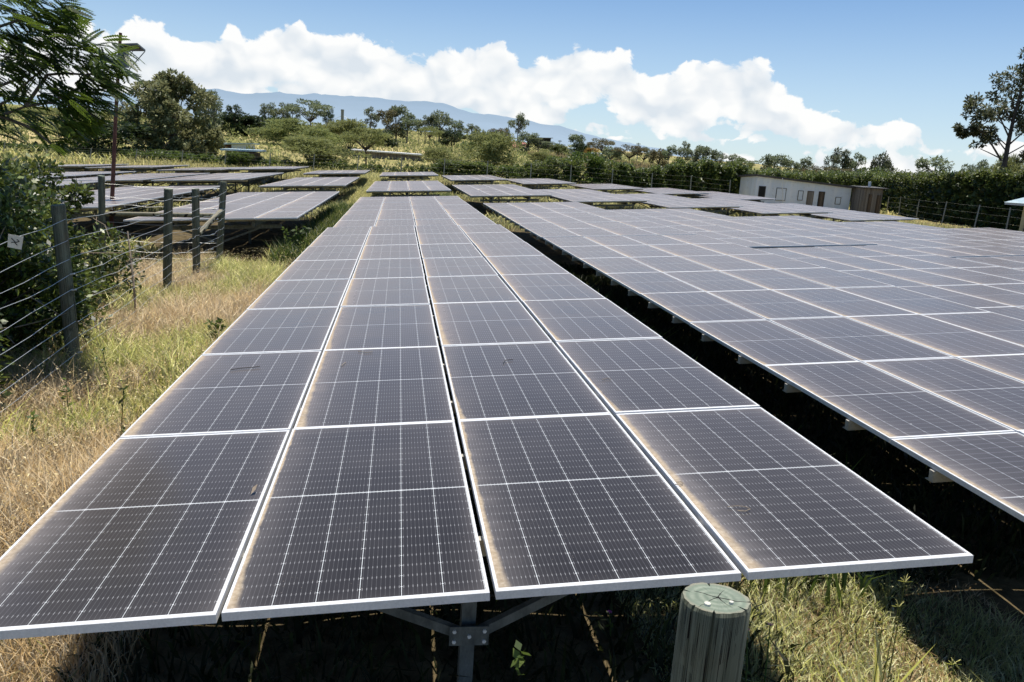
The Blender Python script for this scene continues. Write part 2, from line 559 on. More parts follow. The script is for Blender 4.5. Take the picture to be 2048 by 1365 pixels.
L_GRASS = mat_leaf('dry_grass', (.34, .22, .07), (.86, .63, .30), (1.0, .86, .58), .4, .7, .15, 0, .75, .22)
L_GRASSG = mat_leaf('green_grass', (.12, .145, .022), (.52, .50, .10), (1.0, .92, .42), .4, .7, .15, 0, .75, .25)
L_GRASSL = mat_leaf('sunlit_grass', (.10, .13, .02), (.62, .62, .16), (1.0, .98, .60), .4, .7, .15, 0, .85, .2)  # paler grass copy, sunlight of the lit patch painted into its colours
L_WEED = mat_leaf('weed_leaf', (.030, .060, .012), (.075, .125, .022), (.17, .23, .045), .35, .5, .3)
L_SHADEG = mat_leaf('shade_painted_undergrowth', (.006, .010, .003), (.016, .024, .006), (.06, .075, .022), .3, .6, .2)  # near-black leaf colours paint in the shade below the tables
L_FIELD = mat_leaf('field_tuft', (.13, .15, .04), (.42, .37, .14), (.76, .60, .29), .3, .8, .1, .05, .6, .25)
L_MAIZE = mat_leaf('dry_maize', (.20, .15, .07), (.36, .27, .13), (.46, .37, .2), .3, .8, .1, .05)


def mat_ground():
    m, n, out = material('earth_and_grass')
    p = n.coord()
    x, y, z = n.sep(p)
    a = n.noise(p, .55, 6, .6); b = n.noise(p, 5, 6, .65); c = n.noise(p, .035, 5, .55); d = n.noise(n.scale(p, .02, .06, 1), 1, 4, .6)
    near = n.mix(a.map(.35, .65), (.13, .11, .036), (.34, .24, .12))
    near = n.mix(b.map(.35, .7), near, (.06, .050, .024))
    far = n.mix(c.map(.38, .62), (.26, .25, .08), (.58, .46, .22))
    far = n.mix(d.map(.5, .64, 0, .75), far, (.10, .12, .035))
    far = n.mix(n.noise(p, .9, 5, .7).map(.45, .75, 0, .45), far, (.08, .085, .03))
    shaded_soil = n.mix(b.map(.35, .65), (.07, .055, .028), (.19, .145, .08))
    under = x.map(-2.5, -1.9).max(y.map(16.0, 17.5) * x.map(-26, -22)) * y.map(58, 66, 1, 0) * (1.0 - (x - 2.5).abs().lt(.9) * y.lt(1.9) * .85)  # soil colour darkened below the tables to paint in their shade, sparing sunlit patch
    near = n.mix(under, near, shaded_soil)
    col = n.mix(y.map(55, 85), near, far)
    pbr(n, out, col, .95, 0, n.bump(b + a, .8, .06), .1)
    return m


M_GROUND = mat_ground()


# ------------------------------------------------------------------ the setting
def build_ground():
    ys = np.unique(np.r_[np.linspace(-60, -6, 12), np.linspace(-6, 24, 100), np.linspace(24, 90, 90), np.geomspace(90, 9000, 90)])
    us = np.linspace(-1, 1, 181)
    V = []
    for y in ys:
        w = 14 + max(0, y + 3) * 1.6 + (60 if y < -6 else 0)
        xs = us * w + .15 * max(y, 0)
        V.append(np.c_[xs, np.full_like(xs, y), terrain(xs, np.full_like(xs, y))])
    V = np.array(V); ny, nx = V.shape[:2]
    i = np.arange(ny - 1)[:, None] * nx + np.arange(nx - 1)[None]
    Fq = np.stack([i, i + 1, i + nx + 1, i + nx], -1).reshape(-1)
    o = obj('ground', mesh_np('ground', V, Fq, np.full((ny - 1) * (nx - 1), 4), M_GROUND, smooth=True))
    tag(o, 'dry grassy ground under the solar tables rising to a field behind', None, None, 'structure')


build_ground()


def build_mountain():
    m, n, out = material('hazy_mountain')
    p = n.coord(); x, y, z = n.sep(p)
    f = n.noise(n.scale(p, .0011, .0011, .0035), 1.0, 8, .6)
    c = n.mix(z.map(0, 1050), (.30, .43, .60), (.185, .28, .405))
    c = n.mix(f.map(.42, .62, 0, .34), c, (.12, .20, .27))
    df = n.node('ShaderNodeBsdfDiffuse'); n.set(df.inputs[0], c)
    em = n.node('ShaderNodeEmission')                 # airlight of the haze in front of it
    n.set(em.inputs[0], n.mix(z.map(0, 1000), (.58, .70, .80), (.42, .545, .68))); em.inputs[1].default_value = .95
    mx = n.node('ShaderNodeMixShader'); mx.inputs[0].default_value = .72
    n.nt.links.new(df.outputs[0], mx.inputs[1]); n.nt.links.new(em.outputs[0], mx.inputs[2]); n.nt.links.new(mx.outputs[0], out.inputs[0])
    prof = [(-1500, 250), (-700, 215), (-300, 200), (0, 196), (120, 192), (230, 184), (330, 190), (405, 180), (435, 177), (462, 183), (490, 189), (530, 186), (560, 184),
            (568, 187), (585, 188.5), (605, 190), (630, 186.5), (642, 190), (690, 192), (745, 195), (770, 199), (800, 202), (836, 203), (843, 202), (880, 206), (905, 214), (940, 226),
            (985, 229), (1010, 234), (1040, 238), (1080, 248), (1115, 251), (1150, 262), (1200, 275), (1250, 285), (1300, 294), (1360, 304), (1430, 318), (1520, 336), (1600, 350), (1720, 361), (1900, 376), (2400, 400)]
    px = np.linspace(-1500, 2400, 520)
    py = np.interp(px, [a for a, b in prof], [b for a, b in prof])
    rg = np.random.default_rng(3)
    py = py + np.interp(px, np.linspace(-1500, 2400, 400), rg.normal(0, .7, 400))
    R = [(6000, .0), (8500, .16), (10500, .36), (12500, .62), (14000, .86), (15000, 1.0)]
    rows = []
    for Y, k in R:
        row = []
        for a, b in zip(px, py):
            t = at(a, b, 15000.)
            u = at(a, 300., Y)
            ph = a * .02
            wob = 1 + .16 * math.sin(ph * 1.7 + Y * .002) * (1 - k) + .10 * math.sin(ph * 4.3 + Y * .001) * (1 - k)
            row.append((u[0], Y, max(-40, (t[2]) * k * wob * (1 if k == 1 else .97))))
        rows.append(row)
    V = np.array(rows); ny, nx = V.shape[:2]
    i = np.arange(ny - 1)[:, None] * nx + np.arange(nx - 1)[None]
    Fq = np.stack([i, i + 1, i + nx + 1, i + nx], -1).reshape(-1)
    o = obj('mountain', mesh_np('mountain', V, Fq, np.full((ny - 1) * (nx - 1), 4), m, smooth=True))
    tag(o, 'long hazy blue mountain ridge on the horizon below the clouds', None, None, 'structure')


build_mountain()


# ------------------------------------------------------------------ solar tables
def ring_frame():
    x0, x1, y0, y1 = -.515, .515, 0, 2.095
    w, v, zt, zb = .013, .024, .002, -.035
    o = [(x0, y0), (x1, y0), (x1, y1), (x0, y1)]
    i = [(x0 + w, y0 + v), (x1 - w, y0 + v), (x1 - w, y1 - v), (x0 + w, y1 - v)]
    b = .0015
    ob = [(x0 + b, y0 + b), (x1 - b, y0 + b), (x1 - b, y1 - b), (x0 + b, y1 - b)]
    vs = [(*q, zt) for q in ob] + [(*q, zt) for q in i] + [(*q, zt - b) for q in o] + [(*q, zb) for q in o] + [(*q, zb) for q in i]
    fs = []
    for k in range(4):
        j = (k + 1) % 4
        fs += [(k, j, 4 + j, 4 + k), (8 + k, 8 + j, j, k), (12 + k, 12 + j, 8 + j, 8 + k), (16 + k, 16 + j, 12 + j, 12 + k), (4 + k, 4 + j, 16 + j, 16 + k)]
    return MB().add(vs, fs).mesh('panel_frame', [M_ALU])


ME_FRAME = ring_frame()
ME_GLASS = MB().box(-.503, .503, .0125, 2.0825, -.007, -.001).mesh('solar_panel', [M_PANEL])
ME_RAIL = MB().box(-2.11, 2.09, -.022, .022, -.118, -.037).box(-2.11, 2.09, .022, .055, -.118, -.112).mesh('cross_rail', [M_DIRTYSTEEL])


def tilt(x, z):
    return (CT * x - ST * z, ST * x + CT * z)


def build_table(x0, y0, n, dz, label, near=False, twist=0.0):
    """4 panels across, n along; (x0, y0) is the middle of the near edge"""
    hy = y0 + n * PL / 2
    zg = th(x0, hy)
    root = thing('solar_table', label, 'solar table', (x0, hy, zg), 0, 'rows of solar panel tables')
    zc = G0 + dz - zg
    cols = [-1.600, -.550, .508, 1.568] if near else [-1.575, -.525, .525, 1.575]
    for r in range(n):
        yy = r * PL - n * PL / 2
        for c in range(4):
            xc = cols[c]
            a = -T - (twist * (r + .5 - n / 2) / n if near else 0) + random.gauss(0, .0012)
            px, pz = tilt(xc, random.gauss(0, .002))
            px += random.gauss(0, .0015)
            p = obj('solar_panel', ME_GLASS, root, (px, yy + .008, zc + pz), (random.gauss(0, .0012), a, random.gauss(0, .0008)))
            obj('panel_frame', ME_FRAME, p)
        for q in (.26, .76):
            px, pz = tilt(0, -.003)
            obj('cross_rail', ME_RAIL, root, (px, yy + q * PL, zc + pz), (0, -T, 0))
    L = n * PL
    for s in (-1, 1):
        ax, az_ = tilt(s * .95, -.18)
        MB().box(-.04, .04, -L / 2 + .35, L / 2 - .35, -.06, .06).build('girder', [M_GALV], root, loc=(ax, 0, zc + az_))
    npost = max(3, round(L / 3.6))
    for k in range(npost):
        yy = -L / 2 + 1.0 + (L - 2.0) * k / (npost - 1)
        z_up = zc - .22
        zlow = th(x0, hy + yy) - zg
        px0, pz0 = tilt(-1.55, -.30); px1, pz1 = tilt(1.55, -.30)
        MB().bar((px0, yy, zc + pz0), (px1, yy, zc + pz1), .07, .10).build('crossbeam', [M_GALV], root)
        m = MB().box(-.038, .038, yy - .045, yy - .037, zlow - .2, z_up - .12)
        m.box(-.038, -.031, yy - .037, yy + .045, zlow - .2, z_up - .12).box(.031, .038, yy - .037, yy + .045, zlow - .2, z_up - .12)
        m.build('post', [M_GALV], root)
        zj = zlow + .50
        for s in (-1, 1):
            bx, bz = tilt(s * 1.0, -.33)
            b = MB().bar((s * .06, yy - .068, zj), (bx, yy - .068, zc + bz), .045, .05)
            b.build('brace', [M_GALV], root)
        gp = MB().box(-.105, .105, yy - .104, yy - .094, zj - .06, zj + .05)
        gp.build('gusset_plate', [M_GALV], root)
        if near and k < 2:
            for bx, bz in ((-.08, -.035), (.08, -.035), (-.08, .025), (.08, .025), (0, -.005)):
                MB().tube([(bx, yy - .113, zj + bz), (bx, yy - .104, zj + bz)], .011, 6).build('bolt', [M_ALU], root)
    if near:
        for k, (xa, xb, sag) in enumerate(((-1.5, -.5, .12), (-.45, .55, .16), (.6, 1.6, .10))):
            pts = []
            for q in range(9):
                t = q / 8
                px, pz = tilt(xa + (xb - xa) * t, -.10 - sag * 4 * t * (1 - t))
                pts.append((px, -L / 2 + .42 + .05 * math.sin(t * 5 + k), zc + pz))
            MB().tube(pts, .005, 5).build('cable', [M_DARK], root)
        for c in range(4):
            px, pz = tilt(cols[c], -.03)
            MB().box(px - .06, px + .06, -L / 2 + .95, -L / 2 + 1.03, zc + pz - .02, zc + pz).build('junction_box', [M_DARK], root)
    return root


ORD = ['first', 'second', 'third', 'fourth', 'fifth', 'sixth', 'seventh', 'eighth', 'ninth', 'tenth', 'eleventh', 'twelfth', 'thirteenth',
       'fourteenth', 'fifteenth', 'sixteenth', 'seventeenth', 'eighteenth', 'nineteenth', 'twentieth', 'twenty-first', 'twenty-second']
LCOL = {0: 'central column', 1: 'first column right of the central one', 2: 'second column right of the central one', 3: 'third column right of the central one',
        4: 'fourth column right of the central one', 5: 'rightmost column', -1: 'first column left of the central one', -2: 'second column left of the central one',
        -3: 'third column left of the central one', -4: 'fourth column left of the central one', -5: 'leftmost column'}
ROWN = {'a': 'nearest', 'b': 'second', 'c': 'third', 'd': 'farthest'}
TABLES = [(0, 'a', .03, 0.0, 8, 0), (0, 'b', .06, 17.72, 7, -.08), (0, 'c', .11, 37.3, 7, -.03), (0, 'd', .32, 55.5, 5, .28),
          (1, 'a', 5.34, .18, 8, 0), (1, 'b', 5.36, 17.4, 7, -.02), (1, 'c', 5.30, 37.5, 7, .03), (1, 'd', 5.43, 55.7, 6, .27),
          (2, 'a', 10.66, .2, 8, -.03), (2, 'b', 10.6, 17.4, 7, -.02), (2, 'c', 10.78, 38.5, 7, .0), (2, 'd', 11.3, 59.0, 6, .24),
          (3, 'a', 15.9, .2, 8, -.05), (3, 'b', 15.9, 17.4, 7, -.06), (3, 'c', 16.2, 38.8, 7, -.02), (3, 'd', 16.9, 59.0, 5, .16),
          (4, 'b', 21.2, 18.0, 7, -.08), (4, 'c', 21.5, 38.8, 7, -.04), (4, 'd', 22.2, 58.5, 5, .12),
          (5, 'b', 26.4, 18.0, 7, -.12), (5, 'c', 26.5, 38.4, 7, -.12), (5, 'd', 25.4, 53.6, 6, .12),
          (-1, 'b', -5.03, 18.0, 7, -.19), (-1, 'c', -5.14, 38.2, 7, -.13), (-1, 'd', -4.87, 54.3, 5, .13),
          (-2, 'b', -10.3, 20.0, 7, -.34), (-2, 'c', -10.1, 37.9, 7, -.14), (-2, 'd', -9.9, 55.5, 5, .10),
          (-3, 'b', -15.4, 20.5, 7, -.44), (-3, 'c', -14.8, 37.8, 7, -.44), (-3, 'd', -14.7, 55.2, 5, -.26),
          (-4, 'c', -19.4, 37.8, 7, -.62), (-4, 'd', -19.3, 55.2, 5, -.38), (-5, 'd', -24.2, 56.0, 5, -.62)]
for ci, rw, x0, y0, n, dz in TABLES:
    lab = 'tilted table of grey solar panels, ' + ROWN[rw] + ' in the ' + LCOL[ci]
    if (ci, rw) == (0, 'a'):
        lab = 'large central solar table in the foreground, four dusty dark panels wide, behind the wooden post'
    build_table(x0, y0, n, dz, lab, near=(ci, rw) == (0, 'a'), twist=.0096)

# ------------------------------------------------------------------ foliage tools
def rand_dirs(n, rg):
    v = rg.normal(size=(n, 3)); return v / np.linalg.norm(v, axis=1, keepdims=True)


def leaf_quads(P, size, rg, aspect=.45, up_bias=.3, axis=None, fold=.0):
    """rhombic leaves at points P; size may be an array"""
    n = len(P)
    d = rand_dirs(n, rg) if axis is None else axis + .55 * rg.normal(size=(n, 3))
    d /= np.linalg.norm(d, axis=1, keepdims=True) + 1e-9
    nn = rand_dirs(n, rg); nn[:, 2] = np.abs(nn[:, 2]) + up_bias
    s = np.cross(d, nn); s /= np.linalg.norm(s, axis=1, keepdims=True) + 1e-9
    size = np.broadcast_to(np.asarray(size, float), (n,))[:, None]
    a = P; c = P + d * size; mid = P + d * size * .5
    l = mid + s * size * aspect * .5; r = mid - s * size * aspect * .5
    return np.stack([a, l, c, r], 1)


def quads_mesh(name, Q, mats):
    n = len(Q)
    return mesh_np(name, Q.reshape(-1, 3), np.arange(n * 4), np.full(n, 4), mats)


def clump_points(centers, radii, counts, rg, squash=.8, shell=.55):
    out = []; axes = []
    for c, r, k in zip(centers, radii, counts):
        d = rand_dirs(int(k), rg)
        rr = r * (shell + (1 - shell) * rg.random(int(k)) ** .5) * rg.uniform(.7, 1.12, int(k))
        q = d * rr[:, None]; q[:, 2] *= squash
        out.append(q + np.asarray(c)); axes.append(d)
    return np.concatenate(out), np.concatenate(axes)


def branch_mesh(segs, n=6):
    m = MB()
    for pts, rad in segs:
        m.tube(pts, rad, n, cap=True)
    return m


NATURAL = {'euc': .5, 'round': .86, 'flat': 1.45, 'feather': 1.4, 'dark': 1.2}
#        clump radius, leaf count, leaf size
FULL = {'euc': (.95, 1.5, 1.15), 'round': (.92, 1.4, 1.15), 'flat': (1.0, 1.5, 1.3), 'feather': (1.3, 2.0, 1.5), 'dark': (1.2, 2.0, 1.4)}


def grow(kind, seed, H=1.0):
    """unit tree (height 1): returns (trunk MB, leaf quads)"""
    rg = np.random.default_rng(seed)
    segs = []; cents = []; rads = []; cnt = []
    if kind == 'euc':
        lean = rg.normal(0, .04, 2)
        tr = [(0, 0, -.05), (lean[0] * .4, lean[1] * .4, .35), (lean[0], lean[1], .72), (lean[0] * 1.5, lean[1] * 1.5, .93)]
        segs.append((tr, [.022, .017, .010, .004]))
        for k in range(11):
            z = rg.uniform(.34, .92); a = rg.uniform(0, 6.28); R = (.22 - .16 * abs(z - .55)) * rg.uniform(.6, 1.1)
            b0 = np.array([lean[0] * z * 1.3, lean[1] * z * 1.3, z - .12]); e = np.array([lean[0] * z * 1.4 + R * math.cos(a), lean[1] * z * 1.4 + R * math.sin(a), z + .05])
            segs.append(([b0, (b0 + e) / 2 + [0, 0, -.01], e], [.009, .006, .003]))
            cents.append(e); rads.append(rg.uniform(.055, .115)); cnt.append(120)
        cents.append((lean[0] * 1.5, lean[1] * 1.5, .92)); rads.append(.075); cnt.append(110)
        sz, asp, sq = .040, .4, .9
    elif kind == 'round':
        segs.append(([(0, 0, -.05), (.01, 0, .25), (.0, .02, .6)], [.035, .028, .012]))
        for k in range(20):
            a = rg.uniform(0, 6.28); z = rg.uniform(.22, .9); R = .36 * math.sqrt(max(.05, 1 - ((z - .5) / .5) ** 2)) * rg.uniform(.4, 1)
            e = np.array([R * math.cos(a), R * math.sin(a), z])
            segs.append(([(0, 0, .22 + z * .2), e * [.5, .5, .75], e], [.012, .008, .004]))
            cents.append(e); rads.append(rg.uniform(.09, .16)); cnt.append(125)
        sz, asp, sq = .045, .5, .85
    elif kind == 'flat':
        segs.append(([(0, 0, -.05), (.02, .01, .3), (.0, .02, .55)], [.032, .024, .016]))
        for k in range(17):
            a = rg.uniform(0, 6.28); R = .62 * rg.random() ** .55; z = .80 + .16 * (1 - R / .62) + rg.normal(0, .05) - (.2 * (rg.random() < .25))
            e = np.array([R * math.cos(a), R * math.sin(a), z])
            segs.append(([(0, .02, .45), (e[0] * .45, e[1] * .45, .66), e], [.014, .009, .004]))
            cents.append(e); rads.append(rg.uniform(.11, .19)); cnt.append(135)
        sz, asp, sq = .036, .45, .36
    elif kind == 'feather':
        for k in range(5):
            a = rg.uniform(0, 6.28)
            segs.append(([(0, 0, -.05), (.08 * math.cos(a), .08 * math.sin(a), .25), (.25 * math.cos(a), .25 * math.sin(a), .6)], [.016, .012, .005]))
        for k in range(30):
            a = rg.uniform(0, 6.28); z = rg.uniform(.18, .93); R = (.62 * (1 - .55 * (z - .3) ** 2 * 3)) * rg.random() ** .6
            R = max(.05, R)
            e = np.array([R * math.cos(a), R * math.sin(a), z])
            cents.append(e); rads.append(rg.uniform(.10, .20)); cnt.append(110)
        sz, asp, sq = .055, .22, .5
    elif kind == 'dark':
        for k in range(4):
            a = rg.uniform(0, 6.28)
            segs.append(([(0, 0, -.05), (.1 * math.cos(a), .1 * math.sin(a), .4)], [.02, .01]))
        for k in range(24):
            a = rg.uniform(0, 6.28); z = rg.uniform(.08, .88); R = .5 * math.sqrt(max(.06, 1 - (max(0, z - .35) / .62) ** 2)) * rg.random() ** .4
            e = np.array([R * math.cos(a), R * math.sin(a), z])
            cents.append(e); rads.append(rg.uniform(.11, .19)); cnt.append(110)
        sz, asp, sq = .052, .5, .85
    cents = np.array(cents, float); rads = np.array(rads) * FULL[kind][0]; cnt = (np.array(cnt) * FULL[kind][1]).astype(int)
    P, ax = clump_points(cents, rads, cnt, rg, sq, .25)
    Q = leaf_quads(P, sz * FULL[kind][2] * rg.uniform(.6, 1.35, len(P)), rg, asp, .4, ax)
    # bring the crown to unit height and to the width named in tree()
    zt = np.quantile(P[:, 2], .995); w = np.quantile(P[:, 0], .985) - np.quantile(P[:, 0], .015)
    k = np.array([NATURAL[kind] / w, NATURAL[kind] / w, 1 / zt])
    Q = Q * k
    segs = [([np.asarray(p, float) * k for p in pts], r) for pts, r in segs]
    return branch_mesh(segs), Q


TREE_CACHE = {}


def tree_meshes(kind, seed, leafmat, bark):
    key = (kind, seed, leafmat.name)
    if key not in TREE_CACHE:
        m, Q = grow(kind, seed)
        TREE_CACHE[key] = (m.mesh('trunk', [bark]), quads_mesh('crown', Q, [leafmat]))
    return TREE_CACHE[key]


def tree(name, cat, px, top, Y, wpx, kind, leafmat, label, group=None, seed=0, bark=None, sink=0.0):
    p = at(px, top, Y)
    zb = th(p[0], Y) - sink
    H = max(.8, p[2] - zb)
    depth = float((np.array([p[0], Y, zb]) - CAM) @ RW[2])
    wid = wpx / F * depth
    natural = NATURAL[kind]
    sx = wid / natural
    tm, cm = tree_meshes(kind, seed, leafmat, bark or M_BARK)
    root = thing(name, label, cat, (p[0], Y, zb), 0, group)
    rz = random.uniform(0, 6.28)
    obj('trunk', tm, root, rot=(0, 0, rz), scale=(sx, sx, H))
    obj('crown', cm, root, rot=(0, 0, rz), scale=(sx, sx, H))
    return root


# unique mid-distance trees and bushes
def big_olive_tree():
    p = at(345, 150, 86); zb = th(p[0], 86); H = p[2] - zb
    rg = np.random.default_rng(21)
    root = thing('broadleaf_tree', 'large round olive green tree with pale glinting leaves beyond the left tables', 'tree', (p[0], 86, zb))
    segs = [([(0, 0, -.2), (.1, 0, H * .3), (0, 0, H * .6)], [.30, .24, .1])]
    cents = []; rads = []; cnt = []
    for k in range(85):
        a = rg.uniform(0, 6.28); z = rg.uniform(.04, .96)
        R = 4.5 * math.sqrt(max(.02, 1 - ((z - .40) / .60) ** 2)) * rg.random() ** .33
        if z > .8: R *= .8
        e = np.array([R * math.cos(a) + .25 * (z - .5), R * math.sin(a), z * H])
        cents.append(e); rads.append(rg.uniform(.5, 1.0)); cnt.append(230)
        if k % 4 == 0: segs.append(([(0, 0, H * .25), e * [.5, .5, .8], e], [.07, .05, .02]))
    P, ax = clump_points(cents, rads, cnt, rg, .85)
    Q = leaf_quads(P, .42 * rg.uniform(.6, 1.3, len(P)), rg, .5, .5, ax)
    branch_mesh(segs).build('trunk', [M_BARK], root)
    obj('crown', quads_mesh('crown', Q, [L_OLIVE]), root)


big_olive_tree()


def tall_tree():
    Y = 66.
    rg = np.random.default_rng(5)
    base = at(2006, 345, Y); zb = th(base[0], Y)
    root = thing('tall_tree', 'tall open tree with bare forking limbs and dark leaf clumps rising above the right hedge', 'tree', (base[0], Y, zb))
    o = np.array([base[0], Y, zb])
    def W(px, py, dy=0): return at(px, py, Y + dy) - o
    segs = [([(0, 0, -.2), W(2009, 330), W(2018, 280), W(2028, 235), W(2040, 190), W(2050, 140)], [.30, .24, .19, .15, .10, .05])]
    def limb(pts, r0): segs.append(([W(*q) for q in pts], list(np.linspace(r0, .03, len(pts)))))
    limb([(2003, 322), (1985, 292), (1968, 270), (1955, 258, -1)], .10)
    limb([(2002, 318), (1978, 306), (1960, 298, 1)], .06)
    limb([(2012, 302), (1995, 280), (1980, 268), (1965, 262)], .06)
    limb([(2014, 292), (1990, 270), (1975, 254, 1)], .05)
    limb([(2018, 275), (2002, 240), (1985, 220), (1965, 215, 1)], .08)
    limb([(2020, 262), (1990, 236), (1950, 258), (1925, 262)], .05)
    limb([(2024, 245), (2008, 215), (2000, 190, 1)], .07)
    limb([(2030, 225), (2022, 190), (2030, 160)], .07)
    limb([(2018, 290), (2050, 262), (2090, 240)], .08)
    limb([(2014, 310), (2050, 290), (2080, 285)], .06)
    limb([(2024, 250), (2060, 215), (2090, 200)], .08)
    cl = [(1962, 212, 24), (1945, 205, 17), (1976, 232, 22), (1990, 212, 24), (1938, 225, 15), (1955, 235, 20), (1945, 252, 16), (1922, 262, 11), (1914, 254, 8), (1932, 268, 8), (1966, 262, 18), (1958, 285, 15),
          (1985, 262, 16), (1975, 280, 14), (1990, 195, 20), (2000, 165, 22), (2018, 172, 24), (2035, 152, 24), (2046, 138, 18), (2040, 185, 26), (2052, 170, 26), (2030, 200, 20), (2048, 215, 24), (2028, 235, 16), (2056, 240, 22),
          (2090, 190, 34), (2085, 150, 34), (2100, 230, 34), (2080, 265, 22), (2060, 115, 22), (2090, 110, 24), (1948, 268, 10), (2005, 225, 14), (2048, 255, 14), (2065, 330, 18), (2052, 320, 16)]
    cents = []; rads = []; cnt = []
    s = (Y + 3) / F
    for a, b, r in cl:
        c = W(a, b, rg.normal(0, r * s * .8))
        for k in range(4):
            cents.append(c + rg.normal(0, r * s * .42, 3)); rads.append(r * s * .44); cnt.append(62)
    P, ax = clump_points(cents, rads, cnt, rg, .75)
    Q = leaf_quads(P, .34 * rg.uniform(.6, 1.3, len(P)), rg, .4, .4, ax)
    branch_mesh(segs, 7).build('trunk', [M_BARK], root)
    obj('crown', quads_mesh('crown', Q, [L_TALL]), root)


tall_tree()

